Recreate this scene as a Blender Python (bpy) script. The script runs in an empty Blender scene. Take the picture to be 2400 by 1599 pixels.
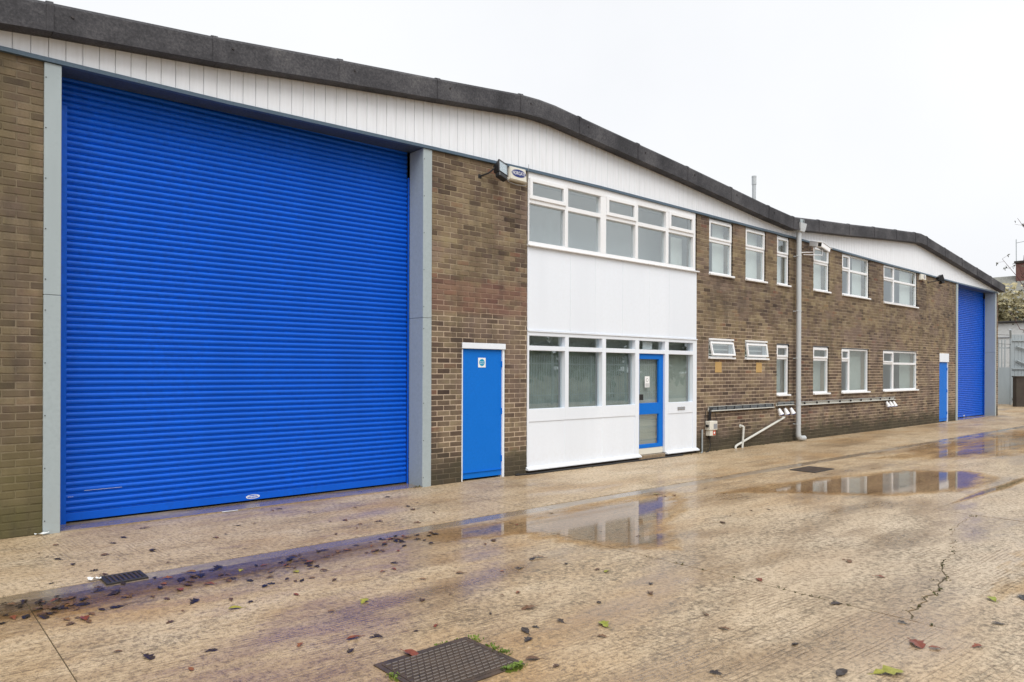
import bpy, math, random
from mathutils import Vector, Matrix
R = math.radians
random.seed(7)
S = bpy.context.scene
C = S.collection

# ------------------------------------------------------------------ camera
cam = bpy.data.cameras.new('camera')
camo = bpy.data.objects.new('camera', cam); C.objects.link(camo)
cam.sensor_width = 36.0; cam.lens = 36.0*1697.86/2400.0
cam.shift_y = 68.94/2400.0
cam.clip_start = 0.05; cam.clip_end = 2000
CAMD, CAMH = 8.3867, 1.6251
camo.location = (0, -CAMD, CAMH)
TH = math.atan2(1932.816, 1697.86)
camo.rotation_euler = (Matrix.Rotation(TH-math.pi/2, 4, 'Z') @ Matrix.Rotation(math.pi/2, 4, 'X')
                       @ Matrix.Rotation(0.0034, 4, 'Z')).to_euler()
S.camera = camo

# ------------------------------------------------------------------ sky, sun, exposure
SUN_EL, SUN_AZ = R(52), R(205)      # azimuth measured from +Y towards +X
w = bpy.data.worlds.new('World'); S.world = w; w.use_nodes = True
nt = w.node_tree; bg = nt.nodes['Background']
sky = nt.nodes.new('ShaderNodeTexSky'); sky.sky_type = 'NISHITA'; sky.sun_disc = False
sky.sun_elevation = SUN_EL; sky.sun_rotation = SUN_AZ
sky.dust_density = 6.0; sky.air_density = 1.0
hs = nt.nodes.new('ShaderNodeHueSaturation'); hs.inputs['Saturation'].default_value = 0.25
nt.links.new(sky.outputs[0], hs.inputs['Color'])
mx = nt.nodes.new('ShaderNodeMixRGB'); mx.inputs[0].default_value = 0.86
cn = nt.nodes.new('ShaderNodeTexNoise'); cn.inputs['Scale'].default_value = 2.2; cn.inputs['Detail'].default_value = 5
cr = nt.nodes.new('ShaderNodeValToRGB'); cr.color_ramp.elements[0].position = .3; cr.color_ramp.elements[1].position = .7
cr.color_ramp.elements[0].color = (5.95, 6.05, 6.25, 1); cr.color_ramp.elements[1].color = (6.5, 6.58, 6.7, 1)      # even cloud cover
nt.links.new(cn.outputs['Fac'], cr.inputs[0]); nt.links.new(cr.outputs[0], mx.inputs[2])
nt.links.new(hs.outputs[0], mx.inputs[1]); nt.links.new(mx.outputs[0], bg.inputs['Color'])
bg.inputs['Strength'].default_value = 0.12
sl = bpy.data.lights.new('sun', 'SUN'); sl.energy = 1.5; sl.angle = R(45); sl.color = (1, .97, .92)
so = bpy.data.objects.new('sun', sl); C.objects.link(so)
sd = Vector((math.sin(SUN_AZ)*math.cos(SUN_EL), math.cos(SUN_AZ)*math.cos(SUN_EL), math.sin(SUN_EL)))
so.rotation_euler = sd.to_track_quat('Z', 'Y').to_euler(); so.location = (-10, -20, 30)
S.view_settings.view_transform = 'Standard'; S.view_settings.look = 'None'
S.view_settings.gamma = 1; S.view_settings.use_curve_mapping = False
S.view_settings.exposure = 0.5
S.render.engine = 'CYCLES'
S.cycles.max_bounces = 10; S.cycles.transparent_max_bounces = 16

# ------------------------------------------------------------------ node helpers
def NN(nt, t, props=None, **ins):
    n = nt.nodes.new(t)
    for k, v in (props or {}).items(): setattr(n, k, v)
    for k, v in ins.items():
        key = int(k[1:]) if k[0] == 'i' and k[1:].isdigit() else k.replace('_', ' ')
        s = n.inputs[key]
        if isinstance(v, bpy.types.NodeSocket): nt.links.new(v, s)
        elif hasattr(s.default_value, '__len__') and not hasattr(v, '__len__'):
            s.default_value = (v, v, v, 1) if len(s.default_value) == 4 else (v,)*len(s.default_value)
        elif hasattr(v, '__len__') and len(v) == 3 and hasattr(s.default_value, '__len__') and len(s.default_value) == 4: s.default_value = (*v, 1)
        else: s.default_value = v
    return n
def mth(nt, op, a, b=0.0, clamp=False):
    return NN(nt, 'ShaderNodeMath', {'operation': op, 'use_clamp': clamp}, i0=a, i1=b).outputs[0]
def mixc(nt, f, a, b, blend='MIX'):
    return NN(nt, 'ShaderNodeMixRGB', {'blend_type': blend}, i0=f, i1=a, i2=b).outputs[0]
def noise(nt, vec, scale, detail=4, rough=.55, dist=0):
    return NN(nt, 'ShaderNodeTexNoise', None, Vector=vec, Scale=scale, Detail=detail, Roughness=rough, Distortion=dist).outputs['Fac']
def ramp(nt, fac, stops, interp='LINEAR'):
    n = NN(nt, 'ShaderNodeValToRGB', None, Fac=fac); cr = n.color_ramp; cr.interpolation = interp
    while len(cr.elements) < len(stops): cr.elements.new(.5)
    for e, (p, c) in zip(cr.elements, stops):
        e.position = p; e.color = (c, c, c, 1) if not hasattr(c, '__len__') else (*c, 1)
    return n.outputs[0]
def rng(nt, v, a, b, c=0.0, d=1.0):
    return NN(nt, 'ShaderNodeMapRange', None, i0=v, i1=a, i2=b, i3=c, i4=d).outputs[0]
def mapv(nt, vec, sc=(1, 1, 1), loc=(0, 0, 0), rot=(0, 0, 0)):
    return NN(nt, 'ShaderNodeMapping', None, Vector=vec, Scale=sc, Location=loc, Rotation=rot).outputs[0]
def bump(nt, h, strength=.3, dist=.01, normal=None):
    kw = dict(Strength=strength, Distance=dist, Height=h)
    if normal is not None: kw['Normal'] = normal
    return NN(nt, 'ShaderNodeBump', None, **kw).outputs[0]
def newmat(name):
    m = bpy.data.materials.new(name); m.use_nodes = True
    nt = m.node_tree; b = nt.nodes['Principled BSDF']
    pos = nt.nodes.new('ShaderNodeNewGeometry').outputs['Position']
    return m, nt, b, pos
def setb(nt, b, **kw):
    for k, v in kw.items():
        s = b.inputs[k.replace('_', ' ')]
        if isinstance(v, bpy.types.NodeSocket): nt.links.new(v, s)
        elif hasattr(v, '__len__') and len(v) == 3 and len(s.default_value) == 4: s.default_value = (*v, 1)
        else: s.default_value = v
MAT = {}
def paint(name, col, rough=.4, var=.12, scale=3.0, dirt=None, dirt_amt=.0, spec=.5, bmp=.05, metal=0.0, streak=False, splash=False):
    """a painted or moulded surface: slight tone drift, fine grime, faint surface unevenness"""
    m, nt, b, pos = newmat(name)
    p = mapv(nt, pos, (1, 1, .18)) if streak else pos
    n1 = noise(nt, p, scale, 5, .6); n2 = noise(nt, pos, scale*14, 3, .6)
    k = rng(nt, n1, .3, .7, 1-var, 1+var*.6)
    c = mixc(nt, 1.0, col, NN(nt, 'ShaderNodeCombineXYZ', None, X=k, Y=k, Z=k).outputs[0], 'MULTIPLY')
    if dirt is not None:
        f = mth(nt, 'MULTIPLY', rng(nt, mth(nt, 'MULTIPLY', n1, n2), .22, .45), dirt_amt, True)
        c = mixc(nt, f, c, dirt)
    if splash:      # mud splashed up from the yard
        zz = NN(nt, 'ShaderNodeSeparateXYZ', None, Vector=pos).outputs[2]
        sp_ = mth(nt, 'MULTIPLY', rng(nt, mth(nt, 'ADD', zz, mth(nt, 'MULTIPLY', n1, .5)), .62, .30), rng(nt, n2, .40, .70, .04, .14))
        c = mixc(nt, sp_, c, (.42, .35, .26))
    rr = rng(nt, n2, .3, .7, max(.03, rough-.1), rough+.12)
    setb(nt, b, Base_Color=c, Roughness=rr, Specular_IOR_Level=spec, Metallic=metal,
         Normal=bump(nt, n2, bmp, .004))
    MAT[name] = m; return m

paint('white_upvc', (.82, .83, .85), .3, .05, 2.0, (.45, .40, .32), .18, streak=True)
paint('white_board', (.775, .82, .89), .42, .05, 1.2, (.5, .46, .4), .07, streak=True, splash=True)
paint('off_white', (.72, .70, .62), .4, .08, 6, (.35, .3, .22), .25)
paint('door_blue', (.003, .155, .62), .5, .06, 2.5, (.01, .08, .3), .2, spec=.18)
paint('shutter_blue', (.003, .105, .63), .40, .16, 1.3, (.006, .06, .33), .45, streak=True, spec=.22)
paint('steel_grey', (.36, .42, .44), .45, .10, 2.0, (.2, .24, .26), .3, streak=True, splash=True)
paint('lintel_grey', (.055, .075, .10), .5, .2, 3.0)
paint('trim_blue_grey', (.07, .115, .165), .42, .2, 4.0, (.03, .05, .06), .4)
paint('black_plastic', (.014, .014, .016), .4, .2, 8)
paint('cable_grey', (.13, .15, .17), .4, .2, 8)
paint('pipe_grey', (.50, .53, .55), .35, .08, 3.0, (.3, .3, .28), .3, streak=True)
paint('pvc_white', (.62, .62, .58), .35, .08, 6.0, (.35, .33, .26), .4)
paint('dark_metal', (.05, .045, .045), .5, .25, 10, metal=.4)
paint('galv', (.38, .42, .44), .45, .2, 5.0, (.25, .26, .26), .5, metal=.3)
paint('chrome', (.62, .62, .62), .22, .05, 10, metal=1.0)
paint('ochre_clay', (.60, .41, .17), .7, .12, 20, (.25, .14, .05), .4)
paint('logo_blue', (.012, .028, .17), .4, .03)
paint('sign_cyan', (.0, .30, .52), .4, .03)
paint('print_white', (.85, .85, .85), .45, .02)
paint('socket_blue', (.01, .05, .34), .4, .05)
paint('label_red', (.55, .10, .05), .5, .1, 30)
paint('label_grey', (.28, .29, .31), .5, .15, 40)
paint('litter_white', (.8, .82, .82), .4, .1, 20)
paint('room_wall', (.78, .78, .75), .7, .04)
paint('blind', (.42, .45, .40), .7, .07, 4.0)
paint('blind_pale', (.70, .71, .65), .7, .04, 4.0)
paint('mesh_blind', (.24, .285, .26), .6, .25, 6.0)
paint('white_render', (.66, .67, .67), .7, .08, .5, (.35, .35, .33), .5)
paint('red_brick_far', (.17, .08, .065), .8, .2, 5)
paint('bark', (.09, .07, .05), .8, .3, 20)
paint('bark_red', (.10, .035, .035), .8, .3, 20)
paint('steel_palisade', (.33, .375, .40), .5, .15, 2.0, (.2, .2, .2), .4, streak=True)
paint('dark_brick', (.055, .042, .035), .85, .35, 3.0, (.03, .035, .02), .7)
paint('roof_sheet', (.16, .16, .16), .7, .2, 1.0)

def glass_mat(name, tint=(.93, .96, .97), ior=3.1):
    m, nt, b, pos = newmat(name)
    nt.nodes.remove(b); out = nt.nodes['Material Output']
    fr = NN(nt, 'ShaderNodeFresnel', None, IOR=ior).outputs[0]
    back = nt.nodes.new('ShaderNodeNewGeometry').outputs['Backfacing']      # reflect once, at the outer face
    fr = mth(nt, 'MULTIPLY', fr, mth(nt, 'SUBTRACT', 1.0, back))
    wob = bump(nt, noise(nt, pos, 1.3, 2), .03, .02)
    gl = NN(nt, 'ShaderNodeBsdfGlossy', None, Color=(.90, .97, 1), Roughness=.015, Normal=wob).outputs[0]
    tr = NN(nt, 'ShaderNodeBsdfTransparent', None, Color=tint).outputs[0]
    nt.links.new(NN(nt, 'ShaderNodeMixShader', None, i0=fr, i1=tr, i2=gl).outputs[0], out.inputs[0])
    MAT[name] = m
glass_mat('glass')

def brick_like(name, mortar=False):
    m, nt, b, pos = newmat(name)
    sx = NN(nt, 'ShaderNodeSeparateXYZ', None, Vector=pos)
    x, z = sx.outputs[0], sx.outputs[2]
    big = noise(nt, mapv(nt, pos, (1, 1, .8), (4.2, 0, 1.7)), .75, 4, .6)
    med = noise(nt, mapv(nt, pos, (1, 1, 1.4), (1, 0, 9)), 2.3, 5, .6)
    fine = noise(nt, pos, 55, 4, .65)
    run = noise(nt, mapv(nt, pos, (3.2, 1, .35)), 1.6, 4, .6)
    if mortar:
        # clean pale pointing, blackened where grime has settled
        low = mth(nt, 'MULTIPLY', rng(nt, z, 2.75, 2.3), .18)
        clean = rng(nt, mth(nt, 'ADD', med, low), .36, .52)
        far = rng(nt, x, 2.0, 5.6); clean = mth(nt, 'MULTIPLY', clean, mth(nt, 'ADD', mth(nt, 'MULTIPLY', far, .55), .45))
        c = mixc(nt, clean, (.11, .088, .062), mixc(nt, rng(nt, z, 2.3, 2.9), (.54, .43, .325), (.33, .265, .195)))
    else:
        row = mth(nt, 'FLOOR', mth(nt, 'DIVIDE', z, .075))
        par = mth(nt, 'MULTIPLY', mth(nt, 'FLOORED_MODULO', row, 2.0), .5)
        colm = mth(nt, 'FLOOR', mth(nt, 'SUBTRACT', mth(nt, 'DIVIDE', mth(nt, 'SUBTRACT', x, 5.85), .225), par))
        wn = NN(nt, 'ShaderNodeTexWhiteNoise', {'noise_dimensions': '2D'},
                Vector=NN(nt, 'ShaderNodeCombineXYZ', None, X=colm, Y=row, Z=0.0).outputs[0])
        c = ramp(nt, wn.outputs['Value'], [(0, (.058, .038, .031)), (.16, (.105, .070, .054)), (.5, (.152, .104, .077)),
                                             (.78, (.195, .138, .096)), (.92, (.25, .19, .13)), (1, (.19, .085, .06))])
        c = mixc(nt, rng(nt, fine, .38, .72, 0, .5), c, (.085, .06, .045))
        c = mixc(nt, mth(nt, 'MULTIPLY', wn.outputs['Value'], rng(nt, med, .48, .66, 0, .85)), c, (.30, .245, .15))
    tone = rng(nt, big, .32, .68, .72, 1.22)
    c = mixc(nt, 1.0, c, NN(nt, 'ShaderNodeCombineXYZ', None, X=tone, Y=tone, Z=tone).outputs[0], 'MULTIPLY')
    # yellow-green algae film, purple-grey efflorescence and rising damp: irregular stains
    alg = rng(nt, mth(nt, 'ADD', mth(nt, 'MULTIPLY', big, .55), mth(nt, 'MULTIPLY', run, .45)), .43, .60, 0, .72)
    alg = mth(nt, 'MULTIPLY', alg, rng(nt, noise(nt, pos, 7, 4, .7), .25, .6, .35, 1.0))
    lowz = mth(nt, 'MAXIMUM', rng(nt, z, 1.95, 2.1), rng(nt, x, 2.5, 1.5))
    alg = mth(nt, 'MULTIPLY', alg, rng(nt, lowz, 0, 1, .45, 1.0))
    if not mortar: alg = mth(nt, 'MULTIPLY', alg, rng(nt, wn.outputs['Color'], 0.1, .8, .25, 1.0))
    c = mixc(nt, alg, c, (.25, .195, .098))
    wash = rng(nt, noise(nt, mapv(nt, pos, (1, 1, 1.6), (11, 3, 2)), .9, 4, .6), .54, .66, 0, .5)
    c = mixc(nt, wash, c, (.215, .155, .13))
    band = mth(nt, 'MULTIPLY', mth(nt, 'MULTIPLY', rng(nt, z, 2.42, 2.5), rng(nt, z, 3.0, 2.9)), mth(nt, 'MULTIPLY', mth(nt, 'MULTIPLY', rng(nt, x, 5.0, 5.2), rng(nt, x, 8.0, 7.7)), rng(nt, med, .38, .55, .1, .55)))
    c = mixc(nt, band, c, (.20, .095, .075))
    wet = rng(nt, mth(nt, 'ADD', z, mth(nt, 'MULTIPLY', med, -.7)), .15, -.14, 0, .82)
    c = mixc(nt, wet, c, (.042, .038, .022))
    leftg = mth(nt, 'MULTIPLY', rng(nt, x, 2.2, 1.0), rng(nt, mth(nt, 'ADD', z, mth(nt, 'MULTIPLY', med, .8)), 1.65, 1.0, 0, .55))
    c = mixc(nt, leftg, c, (.135, .125, .036))
    pier = mth(nt, 'MULTIPLY', rng(nt, x, 2.4, 1.6), rng(nt, run, .35, .6, .15, .6))
    c = mixc(nt, pier, c, (.10, .082, .046))
    grime = rng(nt, noise(nt, mapv(nt, pos, (1.6, 1, .7), (7, 2, 5)), 1.3, 6, .7), .52, .70, 0, .55)
    c = mixc(nt, grime, c, (.055, .045, .036))
    setb(nt, b, Base_Color=c, Roughness=.82, Specular_IOR_Level=.3, Normal=bump(nt, fine, .5, .004))
    MAT[name] = m
brick_like('brick'); brick_like('mortar', True)

# fascia: weathered dark fibre-cement
m, nt, b, pos = newmat('fascia_cement')
f1 = noise(nt, pos, 1.6, 5, .65); f2 = noise(nt, pos, 42, 4, .7)
c = ramp(nt, mth(nt, 'ADD', mth(nt, 'MULTIPLY', f1, .55), mth(nt, 'MULTIPLY', f2, .45)),
         [(.37, (.012, .012, .015)), (.5, (.040, .039, .045)), (.60, (.080, .078, .084)), (.75, (.17, .165, .15))])
setb(nt, b, Base_Color=c, Roughness=.75, Normal=bump(nt, f2, .6, .006)); MAT['fascia_cement'] = m

# white cladding boards, rust-brown dirt runs below the fascia
m, nt, b, pos = newmat('cladding_white')
gen = nt.nodes.new('ShaderNodeTexCoord').outputs['Generated']
gz = NN(nt, 'ShaderNodeSeparateXYZ', None, Vector=gen).outputs[2]
n1 = noise(nt, mapv(nt, pos, (14, 1, 1.2)), 1.4, 4, .6)
st = mth(nt, 'MULTIPLY', rng(nt, mth(nt, 'ADD', gz, mth(nt, 'MULTIPLY', n1, .16)), .93, 1.1), .75, True)
c = mixc(nt, rng(nt, n1, .35, .75), (.80, .825, .87), (.73, .75, .78))
c = mixc(nt, st, c, (.40, .29, .18))
setb(nt, b, Base_Color=c, Roughness=.4, Normal=bump(nt, noise(nt, pos, 30, 3), .06, .004)); MAT['cladding_white'] = m

# concrete, brushed while wet
def concrete(name, groove_axis):
    m, nt, b, pos = newmat(name)
    L = noise(nt, pos, .33, 4, .55, .4); Md = noise(nt, mapv(nt, pos, (.8, 1.6, 1)), 1.5, 6, .65); Fi = noise(nt, pos, 24, 7, .8)
    Sp = noise(nt, pos, 95, 3, .6)
    c = ramp(nt, mth(nt, 'ADD', mth(nt, 'MULTIPLY', L, .45), mth(nt, 'MULTIPLY', Md, .55)),
             [(.30, (.28, .19, .108)), (.42, (.40, .295, .182)), (.52, (.49, .38, .25)), (.62, (.55, .445, .315)), (.8, (.58, .49, .37))])
    # ochre silt left where water has stood
    silt = rng(nt, noise(nt, mapv(nt, pos, (.7, 1.5, 1), (3.3, 7.1, 0)), .55, 4, .6), .50, .66, 0, .7)
    c = mixc(nt, silt, c, (.36, .222, .095))
    # lichen-black weathering with exposed aggregate
    sx = NN(nt, 'ShaderNodeSeparateXYZ', None, Vector=pos)
    zone = mth(nt, 'MULTIPLY', rng(nt, sx.outputs[0], 2.0, 3.6), mth(nt, 'MULTIPLY', rng(nt, sx.outputs[1], -3.4, -4.4), rng(nt, sx.outputs[0], 9.5, 7.5)))
    lich = rng(nt, mth(nt, 'ADD', noise(nt, mapv(nt, pos, (.9, 2.3, 1), (8.7, 1.3, 0)), .9, 7, .75), mth(nt, 'MULTIPLY', zone, .055)), .495, .62)
    grit = noise(nt, mapv(nt, pos, (1, 1.3, 1)), 10, 6, .75)
    pale = mth(nt, 'MULTIPLY', mth(nt, 'MULTIPLY', rng(nt, sx.outputs[0], 2.5, 7.0), rng(nt, sx.outputs[1], -3.2, -5.6)), .55)      # sky sheen painted into the colour: paler and greyer towards the right
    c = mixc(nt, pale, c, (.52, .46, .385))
    dk = mth(nt, 'MULTIPLY', lich, mth(nt, 'MULTIPLY', rng(nt, Fi, .40, .56), rng(nt, grit, .40, .58)))
    c = mixc(nt, mth(nt, 'MULTIPLY', dk, .9), c, (.085, .075, .05))
    c = mixc(nt, rng(nt, Fi, .49, .60, 0, .80), c, (.15, .108, .07))
    c = mixc(nt, rng(nt, Fi, .45, .30, 0, .55), c, (.68, .58, .45))
    c = mixc(nt, rng(nt, Sp, .58, .68, 0, .85), c, (.06, .045, .034))
    sx = NN(nt, 'ShaderNodeSeparateXYZ', None, Vector=pos)
    if groove_axis:
        a_, o_ = (sx.outputs[0], sx.outputs[1]) if groove_axis == 'x' else (sx.outputs[1], sx.outputs[0])
        line = mth(nt, 'ADD', mth(nt, 'ADD', a_, mth(nt, 'MULTIPLY', o_, .04)), mth(nt, 'MULTIPLY', noise(nt, pos, .8, 3), .10))
        g1 = mth(nt, 'SINE', mth(nt, 'MULTIPLY', line, 2*math.pi/.034))
        st_ = (9, 2.2, 1) if groove_axis == 'x' else (2.2, 9, 1)
        brk = noise(nt, mapv(nt, pos, st_), 1.0, 4, .7)
        amp = rng(nt, noise(nt, mapv(nt, pos, loc=(5, 5, 0)), .7, 3), .36, .58, .12, 1.0)
        gr = mth(nt, 'MULTIPLY', mth(nt, 'MULTIPLY', rng(nt, g1, .15, 1.0), rng(nt, brk, .44, .60)), amp)
        c = mixc(nt, mth(nt, 'MULTIPLY', gr, .48), c, (.19, .125, .07))
        hgt = mth(nt, 'ADD', mth(nt, 'MULTIPLY', gr, -1.0), mth(nt, 'MULTIPLY', Fi, .9))
    else:
        c = mixc(nt, .6, c, (.26, .245, .225)); hgt = Fi
    c = mixc(nt, 1.0, c, (1.08, 1.05, 1.0), 'MULTIPLY')
    x_, y_ = sx.outputs[0], sx.outputs[1]
    wn_ = noise(nt, mapv(nt, pos, (.42, 1.35, 1), (2, 5, 0)), .95, 6, .62)
    wet = rng(nt, wn_, .48, .63) if groove_axis == 'y' else rng(nt, wn_, .54, .68, 0, .7)
    if not groove_axis: wet = rng(nt, noise(nt, mapv(nt, pos, (.7, 1.3, 1), (2, 5, 0)), 1.2, 5, .6), .30, .5)
    if groove_axis == 'y':      # silt washed down to the channel in front of the big shutter
        edge = mth(nt, 'ADD', y_, mth(nt, 'MULTIPLY', mth(nt, 'SUBTRACT', Md, .5), 1.1))
        mud = mth(nt, 'MULTIPLY', rng(nt, edge, -3.0, -2.45), mth(nt, 'MULTIPLY', rng(nt, x_, 5.6, 2.2), rng(nt, Fi, .25, .5, .45, .85)))
        c = mixc(nt, mud, c, (.115, .088, .078)); wet = mth(nt, 'MAXIMUM', wet, mud)
    c = mixc(nt, wet, c, mixc(nt, 1.0, c, (.74, .66, .56), 'MULTIPLY'))
    rr = rng(nt, wet, 0, 1, .62, .24)
    setb(nt, b, Base_Color=c, Roughness=rr, Specular_IOR_Level=.42, Coat_Weight=rng(nt, wet, 0, 1, .12, .8),
         Coat_Roughness=.14, Normal=bump(nt, hgt, .75, .007), Coat_Normal=bump(nt, hgt, .12, .004))
    b.inputs['Coat IOR'].default_value = 1.33
    MAT[name] = m
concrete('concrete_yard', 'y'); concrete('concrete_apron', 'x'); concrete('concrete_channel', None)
m, nt, b, pos = newmat('soil')
c = ramp(nt, noise(nt, pos, 9, 5, .7), [(.3, (.05, .04, .025)), (.55, (.12, .095, .055)), (.8, (.10, .10, .04))])
setb(nt, b, Base_Color=c, Roughness=.9); MAT['soil'] = m
m, nt, b, pos = newmat('slate')
c = ramp(nt, noise(nt, mapv(nt, pos, (1, 4, 4)), 2, 5, .7), [(.3, (.17, .17, .15)), (.7, (.28, .28, .25))])
setb(nt, b, Base_Color=c, Roughness=.7); MAT['slate'] = m

# rain water lying on the concrete
m, nt, b, pos = newmat('water')
nt.nodes.remove(b); out = nt.nodes['Material Output']
at = NN(nt, 'ShaderNodeAttribute', {'attribute_name': 'shore'}).outputs['Fac']
nz = noise(nt, mapv(nt, pos, (1, 2.2, 1)), 3.2, 6, .65)
nz = mth(nt, 'ADD', mth(nt, 'MULTIPLY', nz, .55), mth(nt, 'MULTIPLY', noise(nt, mapv(nt, pos, (.6, 3.0, 1), (4, 4, 0)), 1.7, 5, .6), .9))
mask = rng(nt, mth(nt, 'ADD', mth(nt, 'MULTIPLY', at, .8), mth(nt, 'SUBTRACT', nz, .72)), .20, .58)
damp = rng(nt, mth(nt, 'ADD', mth(nt, 'MULTIPLY', at, .9), mth(nt, 'SUBTRACT', nz, .72)), .0, .25)
fr = NN(nt, 'ShaderNodeFresnel', None, IOR=1.45).outputs[0]
nrm = bump(nt, noise(nt, pos, 5, 2), .012, .01)
gl = NN(nt, 'ShaderNodeBsdfGlossy', None, Color=(1, 1, 1), Roughness=.05, Normal=nrm).outputs[0]
tr = NN(nt, 'ShaderNodeBsdfTransparent', None, Color=(.90, .84, .75)).outputs[0]
wtr = NN(nt, 'ShaderNodeMixShader', None, i0=fr, i1=tr, i2=gl).outputs[0]
clr = NN(nt, 'ShaderNodeBsdfTransparent', None, Color=mixc(nt, damp, (1, 1, 1), (.90, .84, .75))).outputs[0]
nt.links.new(NN(nt, 'ShaderNodeMixShader', None, i0=mask, i1=clr, i2=wtr).outputs[0], out.inputs[0]); MAT['water'] = m

def leafmat(name, col, col2, rough=.45):
    m, nt, b, pos = newmat(name)
    oi = nt.nodes.new('ShaderNodeObjectInfo').outputs['Random']
    c = mixc(nt, oi, col, col2)
    c = mixc(nt, rng(nt, noise(nt, pos, 45, 3), .4, .7, 0, .5), c, tuple(v*.45 for v in col))
    setb(nt, b, Base_Color=c, Roughness=rough); MAT[name] = m
leafmat('leaf_brown', (.07, .035, .02), (.20, .105, .05)); leafmat('leaf_dark', (.018, .014, .014), (.045, .026, .02), .35)
leafmat('leaf_red', (.20, .045, .025), (.24, .09, .03)); leafmat('leaf_green', (.26, .30, .035), (.34, .27, .04))
def foliage(name, c1, c2):
    m, nt, b, pos = newmat(name)
    c = mixc(nt, rng(nt, noise(nt, pos, 1.7, 4, .7), .35, .65), c1, c2)
    c = mixc(nt, rng(nt, noise(nt, pos, 14, 2), .4, .65, 0, .6), c, tuple(v*.6 for v in c1))
    setb(nt, b, Base_Color=c, Roughness=.6); MAT[name] = m
foliage('foliage_green', (.06, .10, .04), (.12, .15, .06)); foliage('foliage_olive', (.40, .36, .20), (.55, .48, .28))
foliage('weed', (.10, .17, .02), (.20, .26, .04)); foliage('moss', (.06, .065, .02), (.10, .10, .03))
foliage('leaf_twig', (.035, .05, .03), (.07, .06, .03))

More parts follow.
